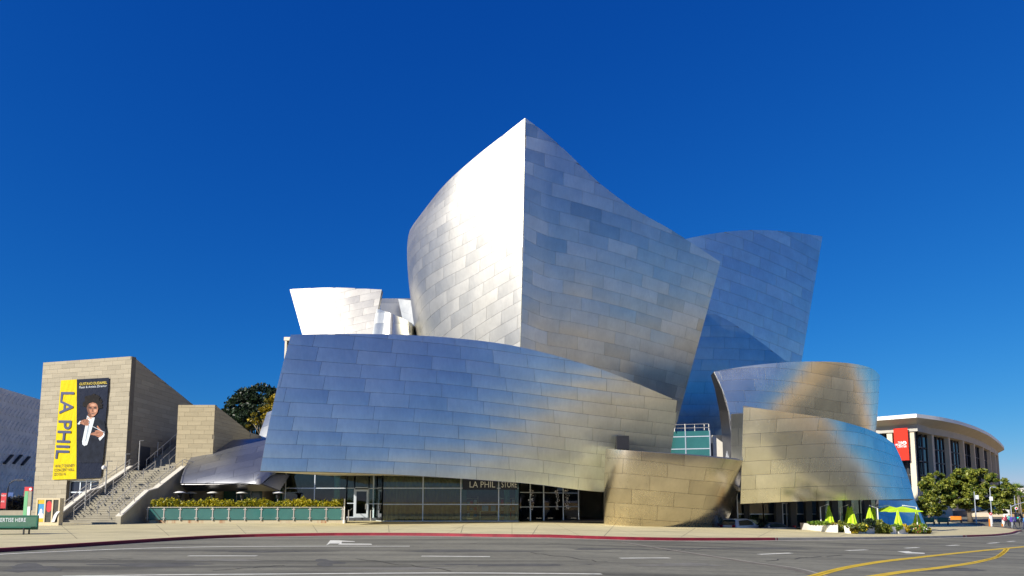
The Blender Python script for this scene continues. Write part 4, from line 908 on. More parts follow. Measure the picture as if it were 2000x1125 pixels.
# left street furniture -------------------------------------------------------
plain('bench_green', (0.01, 0.13, 0.085), 0.45, 0, 0.15); plain('ad_green', (0.06, 0.16, 0.10), 0.5, 0, 0.15); plain('pale_green', (0.14, 0.42, 0.20), 0.5, 0, 0.1)
plain('sign_red', (0.55, 0.02, 0.03), 0.5, 0, 0.08); plain('cream_frame', (0.62, 0.52, 0.33), 0.5, 0, 0.08); plain('poster_blue', (0.05, 0.28, 0.55), 0.4, 0, 0.2, 3); plain('poster_yellow', (0.70, 0.45, 0.02), 0.4, 0, 0.1); plain('poster_dark', (0.07, 0.07, 0.06), 0.2, 0, 0.4, 3)
plain('banner_blue', (0.03, 0.09, 0.30), 0.6); plain('paper', (0.75, 0.75, 0.75), 0.5, 0, 0.2, 3); plain('bright_green', (0.06, 0.55, 0.04), 0.5); plain('orange', (0.70, 0.22, 0.02), 0.5)
bg_ = G(52, 1045, .12); ang = math.atan2(kerb_y(bg_[0]+1)-kerb_y(bg_[0]-1), 2.0)
bench = thing('bus_bench', 'green bus bench with an advertising back on the left pavement', 'bench', (bg_[0], bg_[1], bg_[2]), ang)
MB().box(-2.1, .35, .18, .24, .34, .98).build('backrest', 'ad_green', bench, False, True)
fr_ = MB().box(-2.16, .41, .16, .26, .98, 1.05).box(-2.16, .41, .16, .26, .28, .34).box(.35, .41, .15, .27, .34, .98).box(-2.16, -2.1, .15, .27, .34, .98).build('back_frame', 'bench_green', bench, False, True)
MB().box(-2.1, .35, -.32, .12, .40, .45).build('seat', 'bench_green', bench, False, True)
for x_ in (-1.7, 0.0):
    MB().bar((x_, -.28, 0), (x_, -.28, .42), .06, .06).bar((x_, .2, 0), (x_, .2, .42), .06, .06).bar((x_, -.28, .38), (x_, .22, .38), .05, .05).build('leg', 'black', bench, False, True)
text('ADVERTISE HERE', .30, 'sign_white', bench, (-1.95, .175, .70), (1, 0, 0), (0, 0, 1), local=True, squash=.78)
py_ = G(51, 1022, .12); pylon = thing('stop_pylon', 'tall pale green bus stop pylon with a red top at the left', 'sign', tuple(py_)); hz_ = P(51, 951, py_[1])[2]; x_, y_ = py_[0], py_[1]
MB().box(x_-.28, x_+.02, y_-.06, y_+.06, .12, hz_-.35).build('green_panel', 'pale_green', pylon); MB().box(x_+.02, x_+.30, y_-.05, y_+.05, .12, hz_-.35).build('info_panel', 'concrete', pylon)
MB().box(x_+.05, x_+.28, y_-.056, y_-.052, .4, 1.5).build('timetable', 'paper', pylon)
tp = MB().box(x_-.30, x_+.32, y_-.065, y_+.065, hz_-.35, hz_).box(x_-.32, x_-.28, y_-.065, y_+.065, hz_-.8, hz_-.35).build('top_panel', 'sign_red', pylon)
MB().add([(x_+.19+.11*math.cos(a), y_-.069, hz_-.19+.11*math.sin(a)) for a in np.linspace(0, 2*math.pi, 15)[:-1]], [tuple(range(14))]).build('emblem', 'sign_white', pylon)
kg = G(93, 1027, .12); kiosk = thing('ticket_kiosk', 'cream display case with three posters under the left pavilion', 'display case', tuple(kg)); x0, x1 = P(71.5, 1000, kg[1])[0], P(115, 1000, kg[1])[0]; zk = P(90, 973, kg[1])[2]; y_ = kg[1]
km = MB().box(x0, x1, y_+.05, y_+.5, .12, zk)
for f in (0, .36, .70, 1): km.box(x0+(x1-x0)*f-.05, x0+(x1-x0)*f+.05, y_-.03, y_+.05, .12, zk)
km.box(x0, x1, y_-.028, y_+.05, zk-.12, zk).box(x0, x1, y_-.028, y_+.05, .12, .38); km.build('case', 'cream_frame', kiosk)
wk = x1-x0
MB().box(x0+.06, x0+wk*.36-.06, y_+.02, y_+.045, .38, zk-.12).build('poster', 'poster_blue', kiosk)
MB().box(x0+.06, x0+wk*.36-.06, y_+.0, y_+.02, .40, .68).build('poster_band', 'poster_yellow', kiosk); MB().box(x0+.06, x0+wk*.36-.06, y_, y_+.02, zk-.42, zk-.14).build('poster_band', 'poster_yellow', kiosk)
MB().lathe((x0+wk*.19, y_+.01, .68), [(.26, 0), (.24, .2), (.10, .42), (.11, .5), (.09, .62), (.02, .7)], 12, 1, .05).build('poster_figure', 'paper', kiosk)
for a, b in ((.36, .70), (.70, 1.0)): MB().box(x0+wk*a+.06, x0+wk*b-.06, y_+.02, y_+.045, .38, zk-.12).build('poster', 'poster_dark', kiosk)
MB().add([(x0+wk*.53+.22*math.cos(a), y_+.012, zk-.62+.42*math.sin(a)) for a in np.linspace(0, 2*math.pi, 19)[:-1]], [tuple(range(18))]).build('poster_disc', 'sign_red', kiosk)
MB().prism([(x1-.45, y_-.1, .4), (x1-.22, y_-.1, .4), (x1-.05, y_-.1, .95), (x1+.15, y_-.1, 1.2), (x1-.1, y_-.1, 1.18), (x1-.3, y_-.1, .9)], (0, .03, 0)).build('leaflet', 'paper', kiosk)
lg = P(13, 985, 68); lamp = thing('street_lamp', 'black curved-arm street lamp with red and blue banners at far left', 'street lamp', (lg[0], 68, 0)); zl = mz(937, 68)
xL = lg[0]; MB().tube([(xL, 68, 0), (xL, 68, zl-.9), (xL+.15, 68, zl-.35), (xL+.6, 68, zl-.05), (xL+1.5, 68, zl)], [.08, .06, .05, .045, .04], 8).build('pole', 'black', lamp)
MB().box(xL+1.0, xL+1.6, 67.9, 68.1, zl-.1, zl).build('lamp_head', 'black', lamp)
bnr = MB().box(xL-.62, xL-.08, 67.98, 68.02, mz(993, 68), mz(963, 68)).build('hanging_banner', 'sign_red', lamp)
for k, wd in ((0, 'NEW'), (2, 'AVE')): text(wd, .26, 'sign_white', bnr, (xL-.58, 67.97, mz(963, 68)-.34-.3*k), (1, 0, 0), (0, 0, 1), squash=.8)
MB().prism([(xL+.08, 67.98, mz(971, 68)), (xL+.08, 67.98, mz(962, 68)), (xL+.62, 67.98, mz(962, 68)), (xL+.56, 67.98, mz(971, 68)), (xL+.34, 67.98, mz(968, 68))], (0, .03, 0)).build('hanging_banner', 'banner_blue', lamp)
lw = MB().box(-66, -44.5, 66.0, 66.4, 0, 1.05); tag(lw.build('low_wall', 'concrete'), 'low concrete wall in front of the dark shrubs at far left', 'wall')
for k, (px, D, lab) in enumerate(((2, 70, 'dark shrub at the left picture edge below the red banner'), (20, 71, 'dark shrub behind the low wall under the curved lamp'), (36, 72, 'dark feathery shrub between the lamp and the bus stop pylon'))):
    p = P(px, 980, D); t = thing('shrub', lab, 'shrub', (p[0], D, .0), group='shrubs behind the low wall'); zz_ = mz((966, 974, 968)[k], D)
    c_ = RNG.normal(size=(1500, 3)); c_ /= np.linalg.norm(c_, axis=1)[:, None]; c_ *= (.5+.5*RNG.random(1500))[:, None]; c_ = c_*A3(1.1, 1.0, zz_/2)+A3(p[0], D, zz_/2)
    leaves('foliage', c_, .2, 'leaf_grey', t); MB().tube([(p[0], D, 0), (p[0], D, zz_*.6)], [.08, .03], 6).build('stem', 'bark', t)
# ------------------------------------------------------------------ right side of the hall: deck window, cafe glazing
dk = glaze('deck_window', [plan(1300, 66.5), plan(1342, 66), plan(1390, 65.4)], mz(905, 66), mz(842, 66), [mz(877, 66), mz(853, 66)], hall, pane='glass_teal')
rl = MB()
for zq in (mz(829, 66), mz(836, 66)): rl.tube([(*plan(1310, 66.4), zq), (*plan(1389, 65.5), zq)], .035, 6)
rl = rl.build('deck_rail', 'rail_steel', hall)
for px in (1321, 1342, 1361, 1380, 1389): MB().tube([(*plan(px, 66), mz(843, 66)), (*plan(px, 66), mz(828, 66))], .04, 6).build('post', 'rail_steel', rl)
MB().box(plan(1300, 66)[0], plan(1416, 66)[0], 65.6, 72, mz(905, 66), mz(902, 66)).build('deck', 'concrete', hall)
MB().prism([A3(plan(1396, 66)[0], 66, mz(897, 66)), A3(plan(1396, 66)[0], 66, mz(850, 66)), A3(plan(1415, 66)[0], 66, mz(864, 66)), A3(plan(1415, 66)[0], 66, mz(897, 66))], (0, .3, 0)).build('deck_side_wall', 'warm_white', hall)
MB().box(plan(1388, 65.5)[0], plan(1397, 65.5)[0], 65.8, 66.2, mz(897, 66), mz(866, 66)).build('deck_door', 'dark_grey', hall)
MB().box(plan(1290, 72)[0], plan(1425, 72)[0], 72, 72.3, 0, mz(850, 72)).build('deck_back_wall', 'steel_dark', hall)
MB().box(plan(1207, 56)[0], plan(1231, 56)[0], 56.0, 56.7, mz(877, 56), mz(851, 56)).build('vent_opening', 'black', hall)
# core behind the cafe and cone
MB().box(plan(1190, 76)[0], plan(1712, 76)[0], 76, 76.3, -2, 5.5).build('cafe_back_wall', 'interior', hall)
MB().box(plan(1395, 60)[0], plan(1715, 60)[0]-2, 60.5, 76, 2.9, 3.2).build('cafe_ceiling', 'warm_white', hall)
zc = lambda x, y: gz(x, y)
cg = [1440, 1462, 1490, 1518, 1546, 1576, 1601, 1627, 1653, 1678, 1700, 1716]
for k, (a, b) in enumerate(zip(cg[:-1], cg[1:])):
    p, q = plan(a, 66.5), plan(b, 66.5); z0 = -1.5
    glaze('cafe_glazing', [p, q], z0, 2.9, [mz(1004, 66.5), mz(1030, 66.5)], hall, frame='aluminium', pane='glass_dark', w=.07)
for px in (1518, 1546, 1576, 1601, 1627, 1653, 1690): MB().box(plan(px, 65.9)[0]-.3, plan(px, 65.9)[0]+.3, 65.5, 66.1, -1.6, 2.9).build('cafe_column', 'dark_grey', hall)
cd = MB(); xa_, xb_ = plan(1527, 66.3)[0], plan(1543, 66.3)[0]
for f in (0, .5, 1): cd.box(xa_+(xb_-xa_)*f-.05, xa_+(xb_-xa_)*f+.05, 66.2, 66.3, -.9, 1.75)
cd.box(xa_, xb_, 66.21, 66.29, 1.7, 1.8).box(xa_, xb_, 66.21, 66.29, -.9, -.6); cd.build('cafe_door', 'aluminium', hall)
MB().box(plan(1452, 66.2)[0], plan(1462, 66.2)[0], 66.1, 66.2, -1.4, 1.9).build('service_door', 'black', hall)
MB().box(plan(1441, 68)[0], plan(1716, 68)[0], 66.7, 76, -1.6, -1.0).build('cafe_floor', 'lobby_floor', hall)

# ------------------------------------------------------------------ cars in the drop-off lane
plain('car_silver', (0.50, 0.58, 0.70), 0.3, 0.3, 0.05); plain('car_blue', (0.10, 0.15, 0.24), 0.25, 0.5, 0.05); plain('tyre', (0.02, 0.02, 0.02), 0.8); plain('tail_red', (0.35, 0.01, 0.04), 0.25); plain('car_glass', (0.01, 0.03, 0.035), 0.05, 0, 0.1, spec=.9)
def car(name, label, loc, rz, paint, suv=True):
    t = thing(name, label, 'car', loc, rz)
    H = 1.66 if suv else 1.45; L0, L1 = -2.3, 2.3
    if suv: prof = [(-2.3, .45), (-2.32, .95), (-2.2, 1.15), (-1.95, 1.55), (-1.6, 1.64), (.0, 1.66), (.75, 1.52), (1.35, 1.08), (2.15, .95), (2.32, .7), (2.28, .4)]
    else: prof = [(-2.3, .42), (-2.32, .85), (-2.1, 1.0), (-1.5, 1.02), (-.85, 1.36), (-.2, 1.45), (.3, 1.42), (1.15, 1.0), (2.1, .85), (2.32, .62), (2.28, .36)]
    def half(z): return .92 if z < .95 else .92-.28*(z-.95)/.7
    V = []; n = len(prof)
    for yf in (-1, -.93, .93, 1):
        for x, z in prof: V.append((x*(1 if abs(yf) < 1 else .985), half(z)*yf, z-(.0 if abs(yf) < 1 else .03)))
    Fc = []
    for r in range(3):
        for i in range(n-1): Fc.append((r*n+i, r*n+i+1, (r+1)*n+i+1, (r+1)*n+i))
        Fc.append((r*n+n-1, r*n, (r+1)*n, (r+1)*n+n-1))
    Fc += [tuple(range(n-1, -1, -1)), tuple(3*n+i for i in range(n))]
    m = MB().add(V, Fc).build('body', paint, t, False, True)
    bm = bmesh.new(); bm.from_mesh(m.data); bmesh.ops.bevel(bm, geom=bm.edges[:], offset=.03, segments=2, affect='EDGES', clamp_overlap=True); bm.to_mesh(m.data); bm.free()
    for s_ in (-1, 1):
        w_ = half(1.3)+.05
        sp = [(-1.75, 1.08), (-1.55, 1.5), (.05, 1.54), (.62, 1.42), (1.05, 1.06)] if suv else [(-1.3, 1.02), (-.75, 1.3), (-.15, 1.37), (.25, 1.34), (.95, 1.0)]
        MB().prism([(x, s_*(half(z)+.012), z) for x, z in sp], (0, -s_*.05, 0)).build('side_window', 'car_glass', t, False, True)
        for x in (-1.45, 1.45):
            wh = MB().tube([(x, s_*.72, .34), (x, s_*.93, .34)], .34, 18).build('wheel', 'tyre', t, False, True); MB().tube([(x, s_*.9, .34), (x, s_*.945, .34)], .2, 12).build('rim', 'rail_steel', wh, False, True)
        MB().box(-2.36, -2.2, s_*.62-.14, s_*.62+.14, .92, 1.12).build('tail_light', 'tail_red', t, False, True)
        MB().box(.72, .9, s_*.98-.1, s_*.98+.1, .98, 1.12).build('mirror', paint, t, False, True)
    a, b = ((-2.22, 1.13), (-1.97, 1.53)) if suv else ((-1.52, 1.03), (-.88, 1.35))
    MB().prism([(a[0]-.02, -.72, a[1]), (a[0]-.02, .72, a[1]), (b[0]-.02, .6, b[1]), (b[0]-.02, -.6, b[1])], (-.02, 0, .02)).build('rear_window', 'car_glass', t, False, True)
    a, b = ((1.32, 1.1), (.78, 1.51)) if suv else ((1.1, 1.02), (.33, 1.41))
    MB().prism([(a[0]+.02, -.74, a[1]), (a[0]+.02, .74, a[1]), (b[0]+.02, .62, b[1]), (b[0]+.02, -.62, b[1])], (.02, 0, .02)).build('windscreen', 'car_glass', t, False, True)
    if suv: MB().prism([(-1.6, -.58, 1.63), (-1.6, .58, 1.63), (-2.18, .55, 1.60), (-2.18, -.55, 1.60)], (0, 0, .05)).build('spoiler', paint, t, False, True)
    return t
cz = lambda x, y: gz(x, y)-.03-.72-.02
p = plan(1428, 61.6); car('parked_car', 'silver-blue hatchback car half hidden behind the bulging steel cone', (p[0]+.9, 61.9, cz(p[0], 61.9)+.02), R(42), 'car_silver')
p = plan(1500, 62.5); car('parked_car', 'dark blue car in front of the cafe glass and doors', (p[0], 62.5, cz(p[0], 62.5)), R(196), 'car_blue', False)
bx = plan(1457, 65); wb = thing('white_trolley', 'white low cart by the dark service door', 'cart', (bx[0], 64.6, gz(bx[0], 65)-.77))
MB().box(bx[0]-.3, bx[0]+.35, 64.3, 64.9, gz(bx[0], 65)-.6, gz(bx[0], 65)+.15).build('tray', 'white_paint', wb); MB().box(bx[0]-.32, bx[0]-.14, 64.3, 64.9, gz(bx[0], 65)+.15, gz(bx[0], 65)+.6).build('upright', 'white_paint', wb)

# ------------------------------------------------------------------ cafe terrace: umbrellas, planters, plants
plain('lime', (0.42, 0.62, 0.015), 0.7, 0, 0.12, 2); plain('lime_dark', (0.25, 0.40, 0.01), 0.7, 0, 0.15, 2); plain('furniture', (0.10, 0.09, 0.08), 0.6)
def closed_umbrella(name, label, loc, rz, arm=True, h=2.25):
    t = thing(name, label, 'umbrella', loc, rz, 'lime green cafe umbrellas')
    n = 24; V = []; rows = [(.02, h), (.07, h-.12), (.10, h-.22), (.085, h-.3), (.20, h-.8), (.30, h-1.35), (.36, h-1.7), (.25, h-1.72)]
    for r, z in rows:
        for k in range(n): rr = r*(1+.28*(k % 3 == 0)-.12*(k % 3 == 1)); a = 2*math.pi*k/n; V.append((rr*math.cos(a), rr*math.sin(a), z))
    Fc = [(i*n+k, i*n+(k+1) % n, (i+1)*n+(k+1) % n, (i+1)*n+k) for i in range(len(rows)-1) for k in range(n)]
    mk('folded_canopy', V, Fc, 'lime', t, local=True)
    if arm:
        MB().tube([(-.75, 0, 0), (-.75, 0, h-.15), (0, 0, h+.12)], .045, 8).build('post', 'white_paint', t, False, True)
    else: MB().tube([(0, 0, 0), (0, 0, h)], .03, 8).build('post', 'white_paint', t, False, True)
    MB().lathe((-.75 if arm else 0, 0, 0), [(.3, 0), (.3, .08), (.1, .1)], 12).build('base', 'furniture', t, False, True)
    return t
def open_umbrella(name, label, loc, rz, h=1.95, half=1.15):
    t = thing(name, label, 'umbrella', loc, rz, 'lime green cafe umbrellas')
    V = [(0, 0, h+.42)]; m = 6
    for s_ in range(4):
        for k in range(m):
            f = k/m; c = [(-1, -1), (1, -1), (1, 1), (-1, 1)]; a, b = c[s_], c[(s_+1) % 4]; V.append(((a[0]*(1-f)+b[0]*f)*half, (a[1]*(1-f)+b[1]*f)*half, h-.06*math.cos(math.pi*(f-.5))))
    n = 4*m; V += [(x, y, z-.05) for x, y, z in V[1:]]
    Fc = [(0, 1+k, 1+(k+1) % n) for k in range(n)]+[(1+k, 1+n+k, 1+n+(k+1) % n, 1+(k+1) % n) for k in range(n)]
    mk('canopy', V, Fc, 'lime', t, local=True)
    MB().tube([(half+.1, 0, 0), (half+.1, 0, h+.35), (0, 0, h+.5)], .045, 8).build('post', 'white_paint', t, False, True)
    rb = MB()
    for s_ in ((-1, -1), (1, -1), (1, 1), (-1, 1)): rb.bar((0, 0, h+.37), (s_[0]*half*.95, s_[1]*half*.95, h-.02), .03, .03)
    rb.build('ribs', 'white_paint', t, False, True); MB().lathe((half+.1, 0, 0), [(.3, 0), (.3, .08), (.1, .1)], 12).build('base', 'furniture', t, False, True)
    return t
gp = lambda px, D, dz=.12: (plan(px, D)[0], D, gz(plan(px, D)[0], D)+dz)
closed_umbrella('cafe_umbrella', 'closed lime umbrella on a bent white post, leftmost on the terrace', gp(1618, 60), 0)
closed_umbrella('cafe_umbrella', 'closed lime umbrella behind the pair, second from the left', gp(1656, 62), 0)
closed_umbrella('cafe_umbrella', 'closed lime umbrella in front of its twin, right of the big bush', gp(1662, 60.4), 0, False)
closed_umbrella('cafe_umbrella', 'taller closed lime umbrella in the middle of the terrace', gp(1697, 60.6), math.pi)
closed_umbrella('cafe_umbrella', 'slim closed lime umbrella just right of the taller middle one', gp(1705, 62.5), math.pi, False)
open_umbrella('cafe_umbrella', 'open lime umbrella, left of the two spread ones', gp(1737, 62), math.pi)
open_umbrella('cafe_umbrella', 'open lime umbrella, right of the two spread ones', gp(1762, 60.5), 0)
closed_umbrella('cafe_umbrella', 'closed lime umbrella under the two open ones', gp(1752, 57.5), 0, False, 1.95)
closed_umbrella('cafe_umbrella', 'closed lime umbrella at the far right of the terrace', gp(1789, 61), math.pi, False, 2.1)
def table_set(name, label, loc):
    t = thing(name, label, 'table', loc, 0, 'cafe tables'); MB().lathe((0, 0, .72), [(.42, 0), (.42, .03)], 16).build('table_top', 'furniture', t, False, True)
    MB().lathe((0, 0, 0), [(.25, 0), (.25, .03), (.04, .05), (.04, .72)], 10).build('pedestal', 'furniture', t, False, True); return t
for px, D, lab in ((1630, 62.5, 'round cafe table between the left umbrellas'), (1678, 63, 'round cafe table behind the flower tubs'), (1716, 63, 'round cafe table left of the open umbrellas')): table_set('cafe_table', lab, gp(px, D))
planter_px = [(1582, 1637, 1034.5, 1041, 'long white planter box at the left end of the cafe terrace'), (1654, 1665, 1042, 1042.5, 'narrow white planter tub right of the big round bush'), (1669, 1690, 1043, 1043, 'grey-white planter under trailing grasses'), (1692, 1709, 1043, 1043, 'slanted white planter left of the tall shrub'), (1738, 1751, 1043.5, 1043.5, 'small white planter with bright front below the open umbrellas'), (1755, 1774, 1043.5, 1043.5, 'white planter with yellow flowers below the open umbrellas'), (1802, 1814, 1043, 1043, 'last white planter at the foot of the blue steel wall')]
tops = []
for a, b, ya, yb, lab in planter_px:
    A_, B_ = G(a, ya, .12), G(b, yb, .12); d = (B_-A_)*A3(1, 1, 0); L = np.linalg.norm(d); d /= L; nn = A3(-d[1], d[0], 0)
    if nn[1] < 0: nn = -nn
    t = thing('planter_box', lab, 'planter', tuple((A_+B_)/2+nn*.4), group='white planters along the cafe terrace'); h_ = .62; dp = .8
    zb_ = min(A_[2], B_[2])-.05
    poly = [A_+d*.05, B_-d*.05, B_-d*.05+nn*dp, A_+d*.05+nn*dp]; poly2 = [A_-d*.03, B_+d*.03, B_+d*.03+nn*(dp+.08)-nn*.04, A_-d*.03-nn*.04+nn*(dp+.08)]
    V = [np.array([q[0], q[1], q[2]-.05]) for q in poly]+[np.array([q[0], q[1], q[2]+h_]) for q in poly2]
    MB().add(V, [(0, 1, 2, 3), (0, 1, 5, 4), (1, 2, 6, 5), (2, 3, 7, 6), (3, 0, 4, 7), (4, 5, 6, 7)]).build('box', 'white_paint', t)
    MB().prism([q+A3(0, 0, h_+.005)+d*(.08 if i in (0, 3) else -.08)+nn*(.06 if i < 2 else -.06) for i, q in enumerate(poly)], (0, 0, .02)).build('soil', 'soil', t)
    tops.append((A_, B_, d, nn, L, h_))
plain('petal_white', (0.8, 0.78, 0.8), 0.6); plain('petal_yellow', (0.75, 0.55, 0.02), 0.6); plain('petal_red', (0.6, 0.12, 0.05), 0.6)
def bush(name, label, c, rx, ry, rz, n, size, mat, cat='plant', flower=None, nf=0):
    t = thing(name, label, cat, tuple(c-A3(0, 0, rz)), group='plants along the cafe terrace'); d = RNG.normal(size=(n, 3)); d /= np.linalg.norm(d, axis=1)[:, None]
    lump = 1+.18*np.sin(d[:, 0]*6+c[0])*np.cos(d[:, 2]*7+c[1]); q = c+d*(.45+.6*RNG.random(n)[:, None]**.6)*lump[:, None]*A3(rx, ry, rz); q[:, 2] = np.maximum(q[:, 2], c[2]-rz)
    leaves('foliage', q, size, mat, t); MB().tube([c-A3(0, 0, rz), c], [.06, .02], 6).build('stem', 'bark', t)
    if flower:
        d = RNG.normal(size=(nf, 3)); d[:, 1] = -abs(d[:, 1]); d /= np.linalg.norm(d, axis=1)[:, None]; leaves('blossom', c+d*A3(rx, ry, rz)*1.02, .10, flower, t, elong=1)
    return t
for k, (px, py, w_, h_, mat, fl_, lab) in enumerate([(1600, 1021.5, 22, 4, 'leaf_bright', None, 'low green plants filling the left half of the long white planter'), (1627, 1026, 8, 5, 'leaf_yellow', 'petal_white', 'yellow trailing plant hanging over the long white planter'), (1645, 1031, 12, 12, 'leaf_mid', None, 'big round dark green bush between two white planters'), (1661, 1027, 6, 4, 'leaf_mid', 'petal_white', 'white-flowered plant on the narrow planter tub'), (1669, 1036, 5, 8, 'leaf_yellow', None, 'bright yellow trailing plant beside the narrow planter tub'),
        (1682, 1030, 12, 8, 'leaf_mid', 'petal_yellow', 'loose grassy plant with yellow blooms'), (1697, 1022, 12, 9, 'leaf_dark', None, 'brownish shrub behind the tall middle umbrella'), (1718, 1029, 11, 14, 'leaf_mid', None, 'tall yellow-tipped green shrub left of the open umbrellas'), (1732, 1034, 8, 10, 'leaf_mid', None, 'green shrub next to the small bright planter'), (1750, 1030, 11, 6, 'leaf_bright', None, 'light green plants under the open umbrellas'), (1767, 1032, 5, 8, 'leaf_yellow', 'petal_yellow', 'yellow flowers hanging from the planter below the open umbrellas'),
        (1786, 1034, 13, 11, 'leaf_mid', 'petal_red', 'wide green bush with a red bloom near the last planter'), (1802, 1032, 7, 9, 'leaf_bright', 'petal_white', 'pale flowering plant at the foot of the steel wall'), (1811, 1036, 4, 6, 'leaf_yellow', 'petal_yellow', 'small yellow plant at the very end of the terrace')]):
    gd = G(px, 1043.5 if px > 1650 else 1040, .12); D = gd[1]+.35; sc = D/F; c = P(px, py, D)
    bush('terrace_plant', lab, c, w_*sc, .45, h_*sc, 700, .11, mat, flower=fl_, nf=30)

# ------------------------------------------------------------------ music hall across the cross street
music = thing('columned_theatre', 'curved columned theatre with a white overhanging roof behind the trees', 'theatre', (110, 170, -1))
plain('pale_concrete', (0.62, 0.56, 0.44), 0.8, 0, 0.08, .3); plain('soffit_grey', (0.42, 0.41, 0.38), 0.8, 0, 0.1, .5)
zr = mz(808, 130)
def at_h(px, py): D = 130*(980-808)/(980-py); q = P(px, py, D); return A3(q[0], D, 0)
edge = [at_h(1640, 823), at_h(1705, 815), at_h(1790, 808), at_h(1835, 814), at_h(1872, 822), at_h(1905, 833), at_h(1932, 846), at_h(1952, 862), at_h(1964, 876)]
edge += [edge[-1]+A3(1.5, 10, 0), edge[-1]+A3(-6, 22, 0)]
def inset(E, d):
    out = []
    for i, p_ in enumerate(E):
        t_ = E[min(i+1, len(E)-1)]-E[max(i-1, 0)]; t_ = t_/np.linalg.norm(t_); nn = A3(-t_[1], t_[0], 0); wr = 1.0 if i <= 12 else max(0.0, 1-(i-12)/8); fk = 1-.55*min(max(0, i-14)/30., 1); out.append(p_+(nn*(1-wr)+p_/np.linalg.norm(p_)*wr)*d*fk)
    return out
dense = []
for a, b in zip(edge[:-1], edge[1:]): dense += [a+(b-a)*k/6 for k in range(6)]
dense.append(edge[-1]); cor = 12
sm = np.array(dense)
for _ in range(3): sm[cor+1:-1] = (sm[cor:-2]+2*sm[cor+1:-1]+sm[cor+2:])/4
E0 = [q for q in sm]; E1, E2, E3 = inset(E0, 3.6), inset(E0, 4.4), inset(E0, 6.0)
n = len(E0)
def band(name, A_, za, B_, zb, mat): return mk(name, [q+A3(0, 0, za) for q in A_]+[q+A3(0, 0, zb) for q in B_], [(i, i+1, n+i+1, n+i) for i in range(n-1)], mat, music)
band('fascia', E0, zr-.75, E0, zr, 'white_paint'); band('soffit', E0, zr-.75, E1, zr-1.7, 'soffit_grey'); band('frieze', E1, zr-3.1, E1, zr-1.7, 'soffit_grey'); band('lower_soffit', E1, zr-3.1, E3, zr-3.0, 'soffit_grey')
back = [A3(100, 290, 0), A3(50, 200, 0)]
mk('roof', [q+A3(0, 0, zr) for q in E0+back], [tuple(range(n+2))], 'white_paint', music)
ribs = MB()
for i in range(0, n-1, 1):
    for f in (0, .5): a = E0[i]*(1-f)+E0[i+1]*f; b = E1[i]*(1-f)+E1[i+1]*f; ribs.bar(a+A3(0, 0, zr-.77), b+A3(0, 0, zr-1.72), .25, .12)
o = ribs.build('soffit_ribs', 'dark_grey', music); o['kind'] = 'stuff'
zg = mz(955, 135)
band('glass_wall', E3, zg, E3, zr-3.0, 'glass_navy'); band('podium_wall', E3, -3, E3, zg, 'pale_concrete')
E2a = np.array(E2); pxs = 1000+F*E2a[:, 0]/E2a[:, 1]
def at_px(E, px):
    Ea = np.array(E); q = 1000+F*Ea[:, 0]/Ea[:, 1]
    for i in range(len(q)-1):
        if (q[i]-px)*(q[i+1]-px) <= 0:
            f = (px-q[i])/(q[i+1]-q[i]+1e-9); t_ = Ea[i+1]-Ea[i]; return Ea[i]+t_*f, t_/np.linalg.norm(t_)
    return Ea[-1], (Ea[-1]-Ea[-2])/np.linalg.norm(Ea[-1]-Ea[-2])
cpx = [1700, 1742, 1785, 1821, 1853, 1881, 1902, 1919, 1933, 1942, 1948]
for px in cpx:
    c, t_ = at_px(E2, px); nn = A3(-t_[1], t_[0], 0); w_ = .5
    MB().prism([c-t_*w_-nn*.45, c+t_*w_-nn*.45, c+t_*w_+nn*.45, c-t_*w_+nn*.45], (0, 0, zr-3.1+3)).build('column', 'pale_concrete', music)
    music.children[-1].location.z -= 3
for a, b in zip(cpx[:-1], cpx[1:]):
    c0, t0 = at_px(E3, a+2); c1, _ = at_px(E3, b-1); nn = A3(-t0[1], t0[0], 0)
    m = MB()
    for f in (.25, .5, .75): q = c0*(1-f)+c1*f-nn*.15; m.box(q[0]-.14, q[0]+.14, q[1]-.14, q[1]+.14, zg, zr-3.0)
    m.build('mullions', 'dark_grey', music)
    for zz_ in np.linspace(zg, zr-3.0, 5)[:-1]: MB().bar(c0-nn*.12+A3(0, 0, zz_), c1-nn*.12+A3(0, 0, zz_), .2, .25).build('spandrel', 'dark_grey', music)
# red banner
b0, tb = at_px(E1, 1751.5); b1, _ = at_px(E1, 1779); nb = A3(tb[1], -tb[0], 0)
rb_ = thing('red_banner', 'red banner with white lettering hung between the theatre columns', 'banner', tuple((b0+b1)/2)); za, zb_ = mz(900, b0[1]), mz(838, b0[1])
MB().prism([b0+nb*.7, b1+nb*.7, b1+nb*.8, b0+nb*.8], (0, 0, zb_-za)).build('cloth', 'banner_red', rb_); rb_.children[-1].location.z += za
wd = np.linalg.norm(b1-b0); tbn = (b1-b0)/wd; hb = zb_-za
for wds, fx, fy, sz in (('THE', .26, .53, .55), ('MUSIC', .08, .465, .55), ('CENTER', .22, .40, .55)):
    t_ = text(wds, .55, 'sign_white', rb_, b0+nb*.84+tbn*wd*fx+A3(0, 0, za+hb*fy), tbn, (0, 0, 1), squash=.82, bold=.006)
ring = MB(); cen = b0+nb*.845+tbn*wd*.72+A3(0, 0, za+hb*.53)
V = []
for k in range(20):
    a = 2*math.pi*k/20
    for r_ in (.17, .36+.07*math.sin(a+.6)): V.append(cen+tbn*r_*math.cos(a)+A3(0, 0, r_*math.sin(a)))
ring.add(V, [(2*k, 2*k+1, (2*k+3) % 40, (2*k+2) % 40) for k in range(20)]).build('emblem', 'sign_white', rb_)

